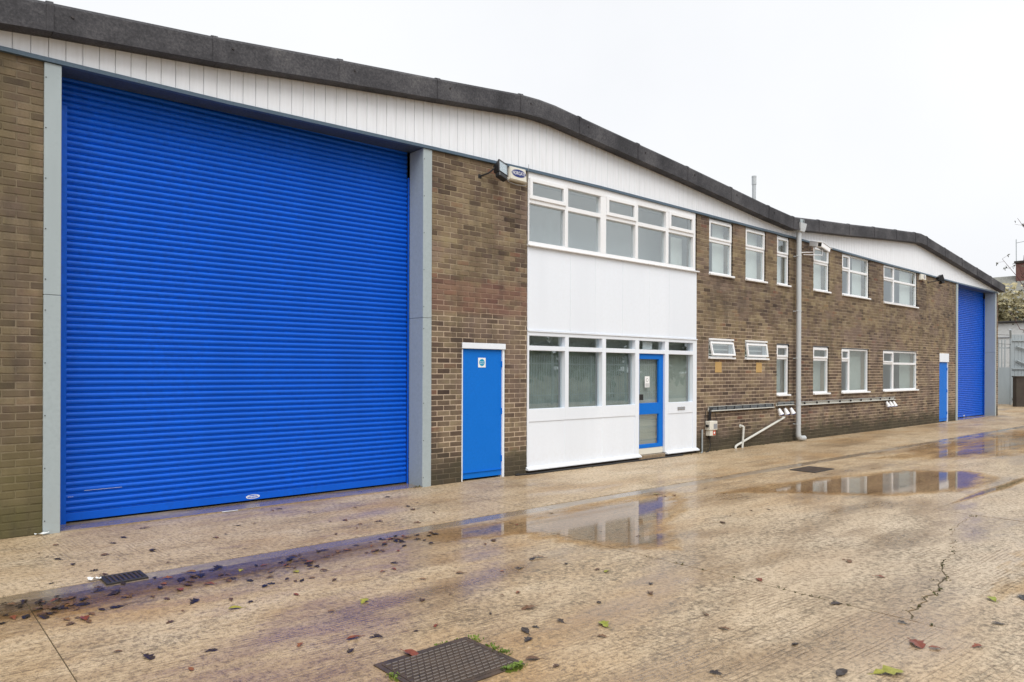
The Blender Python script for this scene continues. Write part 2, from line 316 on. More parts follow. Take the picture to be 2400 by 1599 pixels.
# ------------------------------------------------------------------ mesh helpers
BASE = {}
def link(o, parent, loc=(0, 0, 0)):
    C.objects.link(o)
    if parent is not None: o.parent = parent
    o.location = loc; BASE[o] = BASE.get(parent, Vector((0, 0, 0))) + Vector(loc)
def tag(o, label=None, cat=None, group=None, kind=None):
    for k, v in (('label', label), ('category', cat), ('group', group), ('kind', kind)):
        if v: o[k] = v
    return o
def thing(name, loc, label, cat, group=None):
    o = bpy.data.objects.new(name, None); o.empty_display_size = .2; link(o, None, loc); return tag(o, label, cat, group)
class MB:
    def __init__(s): s.v = []; s.f = []
    def add(s, v, f):
        n = len(s.v); s.v += [tuple(p) for p in v]; s.f += [tuple(i+n for i in q) for q in f]; return s
    def box(s, x0, x1, y0, y1, z0, z1, ch=0.0):
        if ch <= 0:
            v = [(x, y, z) for x in (x0, x1) for y in (y0, y1) for z in (z0, z1)]
            return s.add(v, [(0, 1, 3, 2), (4, 6, 7, 5), (0, 4, 5, 1), (2, 3, 7, 6), (0, 2, 6, 4), (1, 5, 7, 3)])
        import itertools
        lo, hi = (x0, y0, z0), (x1, y1, z1); v = []; idx = {}
        for sg in itertools.product((0, 1), repeat=3):
            for ax in range(3):
                p = [0, 0, 0]
                for k in range(3):
                    e = hi[k] if sg[k] else lo[k]
                    p[k] = e if k == ax else (e-ch if sg[k] else e+ch)
                idx[(sg, ax)] = len(v); v.append(tuple(p))
        f = []
        for ax in range(3):
            o1, o2 = [k for k in range(3) if k != ax]
            for sd in (0, 1):
                q = []
                for a, b_ in ((0, 0), (1, 0), (1, 1), (0, 1)):
                    sg = [0, 0, 0]; sg[ax] = sd; sg[o1] = a; sg[o2] = b_; q.append(idx[(tuple(sg), ax)])
                if (sd == 1) != (ax != 1): q.reverse()
                f.append(tuple(q))
            for a in (0, 1):                       # edge chamfers along ax
                for b_ in (0, 1):
                    g = [[0, 0, 0], [0, 0, 0]]
                    for t in (0, 1): g[t][ax] = t; g[t][o1] = a; g[t][o2] = b_
                    g0, g1 = tuple(g[0]), tuple(g[1])
                    f.append((idx[(g0, o1)], idx[(g1, o1)], idx[(g1, o2)], idx[(g0, o2)]))
        for sg in itertools.product((0, 1), repeat=3): f.append((idx[(sg, 0)], idx[(sg, 1)], idx[(sg, 2)]))
        return s.add(v, f)
    def prism(s, poly, y0, y1):           # polygon in x,z extruded along y
        n = len(poly); v = [(x, y0, z) for x, z in poly]+[(x, y1, z) for x, z in poly]
        return s.add(v, [tuple(range(n)), tuple(range(2*n-1, n-1, -1))]+[((i+1) % n, i, i+n, (i+1) % n+n) for i in range(n)])
    def slab(s, poly, z0, z1):            # polygon in x,y extruded along z
        n = len(poly); v = [(x, y, z0) for x, y in poly]+[(x, y, z1) for x, y in poly]
        return s.add(v, [tuple(range(n-1, -1, -1)), tuple(range(n, 2*n))]+[(i, (i+1) % n, (i+1) % n+n, i+n) for i in range(n)])
    def tube(s, pts, r, n=10, cap=True, r1=None):
        pts = [Vector(p) for p in pts]; rings = []
        m_ = len(pts); up = None
        for i, p in enumerate(pts):
            d = (pts[min(i+1, m_-1)]-pts[max(i-1, 0)]).normalized()
            if up is None: up = d.orthogonal().normalized()
            a = (up-d*up.dot(d)).normalized(); b_ = d.cross(a); up = a
            rr = r if r1 is None else r+(r1-r)*i/(m_-1)
            rings.append([p+a*(rr*math.cos(2*math.pi*k/n))+b_*(rr*math.sin(2*math.pi*k/n)) for k in range(n)])
        v = [q for g in rings for q in g]
        f = [(i*n+k, i*n+(k+1) % n, (i+1)*n+(k+1) % n, (i+1)*n+k) for i in range(m_-1) for k in range(n)]
        if cap: f += [tuple(range(n-1, -1, -1)), tuple(range((m_-1)*n, m_*n))]
        return s.add(v, f)
    def xform(s, M4):
        s.v = [tuple(M4 @ Vector(p)) for p in s.v]; return s
    def data(s, name, mat, off=Vector((0, 0, 0)), smooth=False):
        me = bpy.data.meshes.new(name); me.from_pydata([(x-off[0], y-off[1], z-off[2]) for x, y, z in s.v], [], s.f); me.update()
        import bmesh
        bm = bmesh.new(); bm.from_mesh(me); bmesh.ops.recalc_face_normals(bm, faces=bm.faces); bm.to_mesh(me); bm.free()
        if smooth:
            for p in me.polygons: p.use_smooth = True
            me.set_sharp_from_angle(angle=R(40))
        me.materials.append(MAT[mat]); return me
    def build(s, name, mat, parent=None, smooth=False, loc=None):
        base = BASE.get(parent, Vector((0, 0, 0))); l = Vector(loc) if loc else Vector((0, 0, 0))
        o = bpy.data.objects.new(name, s.data(name, mat, base+l if parent is not None else l, smooth))
        link(o, parent, l); return o
def B(*a, ch=0.0): return MB().box(*a, ch=ch)
def inst(name, me, parent, wloc):
    o = bpy.data.objects.new(name, me); link(o, parent, Vector(wloc)-BASE.get(parent, Vector((0, 0, 0)))); return o
def text_mesh(txt, size, depth=.0008, font=None):
    cu = bpy.data.curves.new('t', 'FONT'); cu.body = txt; cu.size = size; cu.extrude = depth
    cu.align_x = 'CENTER'; cu.align_y = 'CENTER'
    o = bpy.data.objects.new('t', cu); C.objects.link(o)
    dg = bpy.context.evaluated_depsgraph_get(); me = bpy.data.meshes.new_from_object(o.evaluated_get(dg))
    bpy.data.objects.remove(o); mb = MB(); mb.v = [tuple(v.co) for v in me.vertices]; mb.f = [tuple(p.vertices) for p in me.polygons]
    bpy.data.meshes.remove(me); return mb
def disc(cx, cz, rx, rz, y0, y1, n=32):
    return MB().prism([(cx+rx*math.cos(2*math.pi*k/n), cz+rz*math.sin(2*math.pi*k/n)) for k in range(n)], y0, y1)
def lerp(tab, x):
    if x <= tab[0][0]: return tab[0][1]
    for (a, b_), (c_, d_) in zip(tab, tab[1:]):
        if x <= c_: return b_+(d_-b_)*(x-a)/(c_-a)
    return tab[-1][1]
def px(X, Y, Z):     # size ranking only: scale of a point seen from where the photographer stood
    D = CAMD+Y; F = X*math.cos(TH)+D*math.sin(TH)
    return F, X*math.sin(TH)-D*math.cos(TH)

# ================================================================== GROUND
gr = B(-300, 600, -300, 300, -.30, -.006).build('ground', 'soil'); tag(gr, kind='structure')
tag(gr, 'bare earth under and around the concrete yard')
GAP = .0035
def slab(poly, mat, z=0.0):
    return MB().slab(poly, -.0058, z).build('slab', mat, gr)
def rect(x0, x1, y0, y1): return [(x0+GAP, y0+GAP), (x1-GAP, y0+GAP), (x1-GAP, y1-GAP), (x0+GAP, y1-GAP)]
YJ = [-2.32, -5.25, -8.3, -11.4, -14.5, -17.6]
XJ = [.79+4.3*k for k in range(-4, 14)]
XA = [-12.0, -2.8, 5.78, 14.4, 23, 31.6, 40.3, 45]
for a, b_ in zip(XA, XA[1:]):
    slab(rect(a, b_, -2.11, .42 if b_ < 31.7 else 6), 'concrete_apron', random.uniform(-.001, .001))
for a in range(-12, 45, 3): slab(rect(a, a+3, -2.32, -2.11), 'concrete_channel', -.0035)
def jag(pts, amp, step, rnd):
    out = []
    for (a, b_), (c_, d_) in zip(pts, pts[1:]):
        n = max(1, int(math.hypot(c_-a, d_-b_)/step))
        for k in range(n):
            t = k/n; out.append((a+(c_-a)*t+rnd.uniform(-amp, amp)*.6*(k > 0), b_+(d_-b_)*t+rnd.uniform(-amp, amp)))
    out.append(pts[-1]); return out
CRACK = [(5.05, -6.60), (5.2, -6.5), (5.46, -6.47), (6.3, -6.38), (6.58, -6.24), (7.47, -6.08), (8.0, -5.84), (8.69, -5.73), (9.4, -5.66)]
rc = random.Random(3); CR = jag(CRACK, .028, .07, rc)
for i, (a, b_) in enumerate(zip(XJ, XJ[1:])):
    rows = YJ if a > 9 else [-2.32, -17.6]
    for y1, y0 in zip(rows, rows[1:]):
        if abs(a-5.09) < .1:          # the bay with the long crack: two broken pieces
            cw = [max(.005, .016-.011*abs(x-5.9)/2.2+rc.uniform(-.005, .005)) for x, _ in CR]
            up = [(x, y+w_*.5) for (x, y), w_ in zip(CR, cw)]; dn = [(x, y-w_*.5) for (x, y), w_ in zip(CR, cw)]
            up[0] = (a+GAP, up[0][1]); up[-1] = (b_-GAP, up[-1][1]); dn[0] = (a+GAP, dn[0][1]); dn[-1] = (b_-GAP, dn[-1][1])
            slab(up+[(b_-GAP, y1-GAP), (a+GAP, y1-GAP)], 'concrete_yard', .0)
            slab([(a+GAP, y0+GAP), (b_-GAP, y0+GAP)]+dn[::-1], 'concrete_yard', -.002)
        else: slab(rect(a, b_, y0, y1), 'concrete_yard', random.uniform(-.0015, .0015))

def puddle(name, poly, label, soft=.3, step=.06, deep=1.0):
    def inside(x, y):
        r = False; n = len(poly)
        for i in range(n):
            (x1, y1), (x2, y2) = poly[i], poly[(i+1) % n]
            if (y1 > y) != (y2 > y) and x < (x2-x1)*(y-y1)/(y2-y1)+x1: r = not r
        return r
    def dist(x, y):
        best = 9
        for i in range(len(poly)):
            (x1, y1), (x2, y2) = poly[i], poly[(i+1) % len(poly)]
            dx, dy = x2-x1, y2-y1; t = max(0, min(1, ((x-x1)*dx+(y-y1)*dy)/(dx*dx+dy*dy)))
            best = min(best, math.hypot(x-x1-t*dx, y-y1-t*dy))
        return best
    xs = [p[0] for p in poly]; ys = [p[1] for p in poly]; x0, y0 = min(xs), min(ys)
    nx, ny = int((max(xs)-x0)/step)+1, int((max(ys)-y0)/step)+1
    id_ = {}; v = []; f = []; att = []
    def vid(i, j):
        if (i, j) not in id_:
            x, y = x0+i*step, y0+j*step; id_[(i, j)] = len(v); v.append((x, y, .0045)); att.append(deep*min(1, dist(x, y)/soft) if inside(x, y) else 0)
        return id_[(i, j)]
    for i in range(nx):
        for j in range(ny):
            if inside(x0+(i+.5)*step, y0+(j+.5)*step): f.append((vid(i, j), vid(i+1, j), vid(i+1, j+1), vid(i, j+1)))
    me = bpy.data.meshes.new(name); me.from_pydata(v, [], f); me.update()
    a = me.attributes.new('shore', 'FLOAT', 'POINT'); a.data.foreach_set('value', att)
    me.materials.append(MAT['water']); o = bpy.data.objects.new(name, me); link(o, None); return tag(o, label, kind='structure')
puddle('puddle', [(3.6, -2.33), (7.9, -2.33), (8.2, -2.55), (7.5, -3.2), (6.4, -3.75), (5.5, -4.5), (4.9, -3.95), (4.7, -3.1), (3.9, -2.75)],
       'shallow rain puddle mirroring the white panelled entrance bay', .5)
puddle('puddle', [(8.3, -2.9), (9.6, -2.95), (11, -3.15), (12.7, -3.6), (13.6, -4.4), (13.0, -5.05), (11.6, -5.15), (10.4, -4.9), (9.7, -4.4), (9.2, -3.7)],
       'broad rain puddle mirroring the brick wall and far blue door', .45)
puddle('puddle', [(13.5, -2.36), (18, -2.36), (24, -2.4), (26, -3.2), (21, -4.6), (16.5, -4.4), (14.5, -3.5)],
       'long patchy rain puddle beside the drain channel towards the far shutter', .9, .12, .55)
puddle('puddle', [(.2, -2.32), (3.8, -2.32), (3.5, -2.75), (2.3, -2.95), (1.0, -2.9), (.3, -2.7)],
       'leaf-strewn wet strip along the channel mirroring the big blue shutter', .42, .05, .5)
puddle('puddle', [(9.6, -5.27), (10.8, -5.16), (12.0, -5.18), (13.6, -5.17), (13.7, -5.34), (11.9, -5.40), (10.8, -5.34)],
       'thin dark line of water lying in the joint between two slabs', .12, .03)
puddle('puddle', [(6.0, -6.7), (7.4, -6.5), (9.3, -6.3), (9.4, -7.6), (7.6, -8.2), (5.6, -7.8)],
       'faint film of water beyond the cracked slab', .9, .08, .62)

# ================================================================== BUILDING
bld = thing('industrial_building', (16, 3, 0), 'brown brick industrial unit with blue roller shutters and white cladding under dark fascia', 'building')
ZS = [(-6, 4.66), (1, 4.69), (3, 4.70), (5.7, 4.76), (7.6, 4.795), (9.4, 4.81), (12, 4.795), (14, 4.785), (16.4, 4.77), (18.6, 4.725), (21.2, 4.685), (23.7, 4.665), (27.1, 4.625), (32, 4.615)]
zs = lambda x: lerp(ZS, x)           # upper edge of the steel trim below the cladding
FT = [(-5.0, 5.62), (.36, 5.07), (1.28, 5.176), (2.84, 5.324), (4.37, 5.505), (5.86, 5.667), (7.4, 5.842), (7.75, 5.858), (8.1, 5.85), (8.6, 5.805),
      (9.73, 5.709), (10.63, 5.636), (11.5, 5.562), (12.97, 5.422), (14.69, 5.253), (15.78, 5.168), (17.02, 5.27), (18.64, 5.39), (20.16, 5.52), (21.62, 5.635),
      (23.0, 5.74), (23.45, 5.765), (23.9, 5.735), (31.1, 4.965), (31.75, 4.90)]
ft = lambda x: lerp(FT, x)           # top edge of the fascia
FH = .295

# ---- openings in the front wall: x0, x1, z0, z1
WIN = []     # (x0, x1, zsill, zhead, style, transom, mullion, blinds)
OPEN = [(1.235, 5.848, -1, 9), (6.399, 7.232, -1, 2.03), (7.68, 12.235, -1, 9), (25.57, 26.40, -1, 2.22), (27.06, 31.35, -1, 9)]
def win(x0, x1, z0, z1, style, tr=None, mu=None, bl=()):
    WIN.append((x0, x1, z0, z1, style, tr, mu, bl)); OPEN.append((x0-.004, x1+.012, z0, z1+.006 if z1 < 4 else 9))
win(12.672, 13.525, 3.60, 4.725, 'vent', 4.29, None, ((.45, 1.0),))
win(14.045, 14.856, 3.60, 4.725, 'vent', 4.29, None, ((.0, 1.0),))
win(15.368, 15.909, 3.60, 4.715, 'vent', 4.29, None, ((.0, 1.0),))
win(17.105, 17.920, 3.60, 4.69, 'vent', 4.29, None, ((.0, 1.0),))
win(18.648, 20.262, 3.60, 4.67, 'four', 4.26, 19.125, ((.62, 1.0),))
win(21.228, 23.672, 3.565, 4.655, 'four', 4.235, 21.99, ((.66, 1.0),))
win(12.665, 13.570, 1.90, 2.262, 'hopper')
win(14.030, 14.932, 1.90, 2.262, 'hopper')
win(15.370, 15.911, 1.085, 2.236, 'vent', 1.93, None, ((.0, 1.0),))
win(17.105, 17.905, 1.085, 2.228, 'vent', 1.92, None, ((.0, 1.0),))
win(18.632, 20.247, 1.085, 2.220, 'side', 1.915, 19.115, ((.55, 1.0),))
win(21.210, 23.704, 1.085, 2.220, 'four', 1.86, 21.97, ((.66, 1.0),))

XL, XR = -3.0, 31.634
# ---- mortar backing of each run of wall, cut round the openings
RUNS = [(XL, 1.235), (5.848, 7.68), (12.235, 27.06), (31.35, XR)]
walls = []
for r0, r1 in RUNS:
    xs = sorted(set([r0, r1]+[v for o in OPEN for v in o[:2] if r0 < v < r1]+[x for x, _ in ZS if r0 < x < r1]))
    wall = MB()
    for a, b_ in zip(xs, xs[1:]):
        mid = (a+b_)/2; top = zs(a)-.04, zs(b_)-.04
        cuts = sorted((max(o[2], -.3), o[3]) for o in OPEN if o[0] < mid < o[1])
        z = -.3; segs = []
        for c0, c1 in cuts:
            if c0 > z: segs.append((z, c0))
            z = max(z, c1)
        if z < 4.5: segs.append((z, None))
        for s0, s1 in segs:
            if s1 is None: wall.prism([(a, s0), (b_, s0), (b_, top[1]), (a, top[0])], .0045, .24)
            else: wall.prism([(a, s0), (b_, s0), (b_, s1), (a, s1)], .0045, .24)
    walls.append(wall.build('wall', 'mortar', bld))
def wall_at(x):
    for k, (r0, r1) in enumerate(RUNS):
        if r0-.01 <= x <= r1+.01: return k
# ---- bricks in stretcher bond
rb = random.Random(11); bricks = []
for r in range(-1, 65):
    z0, z1 = r*.075+.0065, r*.075+.0685; zc = r*.075+.0375
    k0 = int((XL-5.85)/.225)-1; k1 = int((XR-5.85)/.225)+1
    for k in range(k0, k1+1):
        a = 5.85+(k+.5*(r % 2))*.225+.0065; b_ = a+.212
        segs = [(max(a, XL), min(b_, XR))]
        for o in OPEN:
            if o[2] < zc < o[3]:
                n = []
                for s0, s1 in segs:
                    if o[1] <= s0 or o[0] >= s1: n.append((s0, s1))
                    else:
                        if s0 < o[0]: n.append((s0, o[0]))
                        if s1 > o[1]: n.append((o[1], s1))
                segs = n
        for s0, s1 in segs:
            if s1-s0 < .018: continue
            zt = min(z1, zs(s0)-.032, zs(s1)-.032)
            if zt-z0 < .015: continue
            bricks.append((s0, s1, z0, zt, rb.uniform(-.0025, .002), rb.uniform(-.0012, .0012)))
def score(bk):
    s0, s1, z0, z1 = bk[:4]; F, Rr = px((s0+s1)/2, 0, (z0+z1)/2)
    u0 = px(s0, 0, 0); u1 = px(s1, 0, 0); xa, xb = 1697*u0[1]/u0[0], 1697*u1[1]/u1[0]
    ya, yb = -1697*(z1-CAMH)/F+69, -1697*(z0-CAMH)/F+69
    w_ = max(0, min(xb, 1200)-max(xa, -1200)); h_ = max(0, min(yb, 799)-max(ya, -799)); return w_*h_
bricks.sort(key=score, reverse=True)
bc = {}
def brick_mb(w_, h_): return B(-w_/2, w_/2, 0, .105, -h_/2, h_/2, ch=.0035)
rest = [MB() for _ in RUNS]
for i, (s0, s1, z0, z1, dy, dz) in enumerate(bricks):
    w_, h_ = s1-s0, z1-z0; c = ((s0+s1)/2, dy, (z0+z1)/2+dz); kw = wall_at(c[0])
    if i < 300:
        key = (round(w_, 3), round(h_, 3))
        if key not in bc: bc[key] = brick_mb(w_, h_).data('brick', 'brick')
        inst('brick', bc[key], walls[kw], c)
    else:
        mb = brick_mb(w_, h_); rest[kw].add([(p[0]+c[0], p[1]+c[1], p[2]+c[2]) for p in mb.v], mb.f)
for k, mb in enumerate(rest):
    if mb.v: tag(mb.build('brickwork', 'brick', walls[k]), kind='stuff')
# shell behind the front
B(XR-.22, XR, .24, 25, -.2, 5.0).build('side_wall', 'brick', bld)
B(XL, XL+.22, .24, 25, -.2, 5.1).build('side_wall', 'brick', bld)
B(XL, XR, 25, 25.2, -.2, 5.9).build('rear_wall', 'brick', bld)
# ---- rooms behind the glass
rm = MB()
rm.box(7.5, 24.8, .3, 6, -.05, -.01).box(7.5, 24.8, .26, 6, 2.42, 2.55).box(7.5, 24.8, .26, 6, 4.82, 4.87)
rm.box(7.5, 24.8, 1.9, 2.0, -.05, 4.87)  # back wall set close behind the windows to brighten the panes
for x in (7.5, 12.45, 16.35, 20.75, 24.8): rm.box(x-.05, x+.05, .26, 6, -.05, 4.87)
rm.box(7.6, 12.4, .75, .81, 2.56, 4.81)  # pale partition added close behind the upper bay panes to brighten them
rm.build('rooms_with_added_partition', 'room_wall', bld)
# ---- roofs, valley to ridge to valley
roofp = MB()
rp = [(-5, 5.56), (.36, 5.0), (7.9, 5.80), (15.78, 5.11), (23.45, 5.71), (31.75, 4.86)]
for (a, za), (b_, zb) in zip(rp, rp[1:]): roofp.prism([(a, za-.07), (b_, zb-.07), (b_, zb-.02), (a, za-.02)], -.12, 25.3)
roofo = roofp.build('roof', 'roof_sheet', bld)
fl = MB().tube([(16.39, 1.18, 5.0), (16.39, 1.18, 6.26)], .048, 16).tube([(16.39, 1.18, 6.26), (16.39, 1.18, 6.27), (16.39, 1.18, 6.45)], .056, 16)
fl.tube([(16.39, 1.18, 6.44), (16.39, 1.18, 6.475)], .059, 16).build('flue_pipe', 'pipe_grey', roofo, True)
# ---- cladding boards
back = MB()
for a in [i*.5 for i in range(-6, 63)]:
    b_ = min(a+.5, XR-.03); back.prism([(a, zs(a)-.02), (b_, zs(b_)-.02), (b_, ft(b_)-.12), (a, ft(a)-.12)], .012, .12)
bo = back.build('cladding', 'label_grey', bld)
x = .975-.1478*26
rk = random.Random(5)
while x < 31.35:
    a, b_ = x+.0016, x+.1478-.0016; yb = -.014+rk.uniform(-.001, .001)
    if b_ > 31.4: b_ = 31.4
    P = [(a, zs(a)+.001), (b_, zs(b_)+.001), (b_, ft(b_)-FH+.04), (a, ft(a)-FH+.04)]
    q = MB(); ch = .005
    v = [(px_, .010, pz_) for px_, pz_ in P]+[(P[0][0], yb+ch, P[0][1]), (P[1][0], yb+ch, P[1][1]), (P[2][0], yb+ch, P[2][1]), (P[3][0], yb+ch, P[3][1])]
    v += [(P[0][0]+ch, yb, P[0][1]), (P[1][0]-ch, yb, P[1][1]), (P[2][0]-ch, yb, P[2][1]), (P[3][0]+ch, yb, P[3][1])]
    f = [(8, 9, 10, 11), (4, 8, 11, 7), (9, 5, 6, 10), (0, 4, 7, 3), (5, 1, 2, 6), (0, 1, 5, 9, 8, 4), (3, 7, 11, 10, 6, 2), (0, 3, 2, 1)]
    q.add(v, f).build('board', 'cladding_white', bo); x += .1478
# ---- steel trim under the cladding
tr = MB()
for a, b_ in zip([x for x, _ in ZS], [x for x, _ in ZS][1:]):
    a = max(a, XL); b_ = min(b_, 31.42)
    tr.add([(a, -.045, zs(a)-.052), (b_, -.045, zs(b_)-.052), (b_, -.045, zs(b_)-.012), (a, -.045, zs(a)-.012), (a, -.005, zs(a)), (b_, -.005, zs(b_)), (a, .02, zs(a)-.052), (b_, .02, zs(b_)-.052), (a, .02, zs(a)), (b_, .02, zs(b_))],
           [(0, 1, 2, 3), (3, 2, 5, 4), (0, 6, 7, 1), (4, 5, 9, 8)])
tr.build('drip_trim', 'trim_blue_grey', bld)
# ---- fascia panels with lapped joints and fixing bolts
def fascia(a, b_, dy, pts=()):
    xs_ = sorted([a, b_]+[p for p in pts if a < p < b_]); q = MB(); y0, y1 = -.20+dy, .16
    sec = []
    for x in xs_:
        t = ft(x); sec.append([(x, y0, t-FH), (x, y0, t-.045), (x, y0+.018, t-.014), (x, y0+.05, t), (x, y1, t+.006), (x, y1, t-.03), (x, y0+.03, t-.03), (x, y0+.03, t-FH+.03), (x, -.012, t-FH+.03), (x, -.012, t-FH)])
    n = 10; v = [p for s_ in sec for p in s_]; f = []
    for i in range(len(sec)-1):
        for k in range(n): f.append((i*n+k, (i+1)*n+k, (i+1)*n+(k+1) % n, i*n+(k+1) % n))
    f += [tuple(range(n)), tuple(range((len(sec)-1)*n, len(sec)*n))]
    o = q.add(v, f).build('fascia_panel', 'fascia_cement', bld)
    cl = MB(); xa_, xb_ = b_-.055, b_+.004
    for u0, u1 in ((xa_, xb_),):
        P = [[(u, y0-.009, ft(u)-FH-.004), (u, y0-.009, ft(u)-.04), (u, y0+.012, ft(u)-.004), (u, y0+.05, ft(u)+.011), (u, y1, ft(u)+.016)] for u in (u0, u1)]
        Q = [[(u, y0+.002, ft(u)-FH+.002), (u, y0+.002, ft(u)-.05), (u, y0+.02, ft(u)-.02), (u, y0+.05, ft(u)-.004), (u, y1, ft(u)+.002)] for u in (u0, u1)]
        v = P[0]+P[1]+Q[0]+Q[1]; f = [(k, k+5, k+6, k+1) for k in range(4)]+[(k, k+1, k+11, k+10) for k in range(4)]+[(k+5, k+15, k+16, k+6) for k in range(4)]+[(0, 10, 15, 5)]
        cl.add(v, f)
    if b_ < 31: cl.build('lap_joint', 'fascia_cement', o)
    bx = a+.16; MB().tube([(bx, y0-.012, ft(bx)-.12), (bx, y0+.004, ft(bx)-.12)], .013, 8).build('bolt', 'dark_metal', o)
FJ = [-3.0, -1.77, -.24, .36, 1.28, 2.84, 4.37, 5.86, 7.4, 8.7, 10.2, 11.7, 13.2, 14.7, 15.78, 17.02, 18.64, 20.16, 21.62, 23.02, 23.95, 25.5, 27.05, 28.6, 30.1, 31.75]
for i, (a, b_) in enumerate(zip(FJ, FJ[1:])): fascia(a+.002, b_-.002, -.006*(i % 2), [p for p, _ in FT])
B(31.75, 31.95, -.14, .1, 4.72, 4.80, ch=.01).build('gutter_end', 'trim_blue_grey', bld)

# ---- roller shutters
def shutter(xa, xb, pl, pr, logo):
    zt = min(zs(pl), zs(pr))
    root = B(xa, xb, .358, .378, .03, .115, ch=.004).build('roller_shutter', 'shutter_blue', bld)     # bottom rail
    L = xb-xa; pitch = .0662
    prof = [(.000, .014), (.0022, .014), (.0030, .005), (.0055, .0015), (.0085, .004), (.0100, .010), (.0118, .009)]
    for k in range(9):
        t = k/8; prof.append((.0125+t*.0525, .008-.0160*math.sin(math.pi*t)**.75))
    prof += [(.0662, .014)]
    me = MB(); n = len(prof)
    v = [(-L/2, y, z) for z, y in prof]+[(L/2, y, z) for z, y in prof]
    me.add(v, [(i, i+1, n+i+1, n+i) for i in range(n-1)])
    md = bpy.data.meshes.new('slat'); md.from_pydata(me.v, [], [tuple(reversed(q)) for q in me.f]); md.update()
    for p in md.polygons: p.use_smooth = True
    md.set_sharp_from_angle(angle=R(50)); md.materials.append(MAT['shutter_blue'])
    z = .116
    while z < zt+.04: inst('slat', md, root, ((xa+xb)/2, .365, z)); z += pitch
    B(xa-.02, xb+.02, .382, .39, .03, zt+.3).build('curtain_back', 'lintel_grey', root)
    for x0, x1 in ((pl+.001, pl+.108), (pr-.016, pr-.001)):
        B(x0, x1, .322, .356, .008, 4.36, ch=.003).build('guide_rail', 'shutter_blue', root)
    return root
def posts(x0, x1, z1):
    for za, zb in ((-.02, 2.352), (2.356, z1)):
        o = MB().box(x0, x1, -.022, .32, za, zb, ch=.004).build('door_post', 'steel_grey', bld)
        for k in range(5):
            zz = za+.15+k*(zb-za-.3)/4
            MB().tube([(x0+.014, -.027, zz), (x0+.014, -.018, zz)], .006, 6).build('screw', 'dark_metal', o)
sh1 = shutter(1.44, 5.68, 1.382, 5.70, True)
posts(1.235, 1.382, zs(1.3)-.054); posts(5.70, 5.848, zs(5.77)-.054)
MB().prism([(1.24, zs(1.24)-.05), (5.845, zs(5.845)-.05), (5.845, zs(5.845)+.05), (1.24, zs(1.24)+.05)], .0, .315).build('shutter_lintel', 'lintel_grey', bld)
sh2 = shutter(27.26, 31.18, 27.215, 31.22, True)
posts(27.06, 27.215, zs(27.1)-.054); posts(31.22, 31.35, zs(31.3)-.054)
MB().prism([(27.06, zs(27.06)-.05), (31.35, zs(31.35)-.05), (31.35, zs(31.35)+.05), (27.06, zs(27.06)+.05)], .0, .315).build('shutter_lintel', 'lintel_grey', bld)
for xa, xb in ((1.386, 5.696), (27.22, 31.215)):
    B(xa, xb, -.02, .46, -.004, .010, ch=.002).build('threshold', 'concrete_channel', bld)
for xa, xb, zz in ((1.66, 2.02, .338), (1.51, 1.56, .285)):
    B(xa, xb, .3535, .3555, zz, zz+.002).build('paint_scrape', 'print_white', sh1)
# maker's oval on the bottom rails
for cx in (3.47, 29.1):
    lg = MB(); n = 28
    for k in range(n):
        a0, a1 = 2*math.pi*k/n, 2*math.pi*(k+1)/n; q = []
        for aa, s_ in ((a0, 1), (a1, 1), (a1, .82), (a0, .82)): q.append((cx+.085*s_*math.cos(aa), .3555, .072+.026*s_*math.sin(aa)))
        lg.add(q, [(0, 1, 2, 3)])
    for k in range(7): lg.box(cx-.06+k*.018, cx-.048+k*.018, .3548, .3565, .070, .082)
    for k in range(5): lg.box(cx-.04+k*.018, cx-.030+k*.018, .3548, .3565, .056, .064)
    lg.build('maker_label', 'print_white', sh1 if cx < 10 else sh2)

# ---- blue steel doors
def steel_door(x0, x1, zt, zl, sign):
    root = MB().box(x0+.004, x0+.028, .012, .12, 0, zl, ch=.002).box(x1-.045, x1-.004, .012, .12, 0, zl, ch=.002).box(x0+.001, x1-.001, -.012, .12, zl+.001, zt-.001, ch=.003).build('door', 'white_board', bld)
    lf = B(x0+.030, x1-.047, .035, .075, .03, zl-.004, ch=.003).build('door_leaf', 'door_blue', root)
    B(x0+.034, x1-.051, .018, .036, .118, .124).build('weather_bar', 'door_blue', root)
    for z in (.285, 1.005, 1.72):
        MB().tube([(x1-.047, .026, z-.045), (x1-.047, .026, z+.045)], .011, 8).build('hinge', 'door_blue', root)
    if sign:
        for bx_, bz in ((.10, .92), (.10, .98), (.66, .95)): disc(x0+.03+bx_, bz, .008, .008, .030, .036, 8).build('bolt', 'door_blue', root)
    return root
d1 = steel_door(6.399, 7.232, 2.03, 1.942, True)
steel_door(25.57, 26.40, 2.22, 1.942, False)
sg = B(6.725, 6.868, .0305, .034, 1.668, 1.812, ch=.0008).build('door_sign', 'print_white', d1)
o = disc(6.7965, 1.742, .052, .052, .0285, .0300).build('sign_disc', 'sign_cyan', d1)
for txt, zz in (('Fire door', 1.752), ('keep shut', 1.729)):
    text_mesh(txt, .021).xform(Matrix.Translation((6.7965, .0278, zz)) @ Matrix.Rotation(math.pi/2, 4, 'X')).build('sign_lettering', 'print_white', d1)

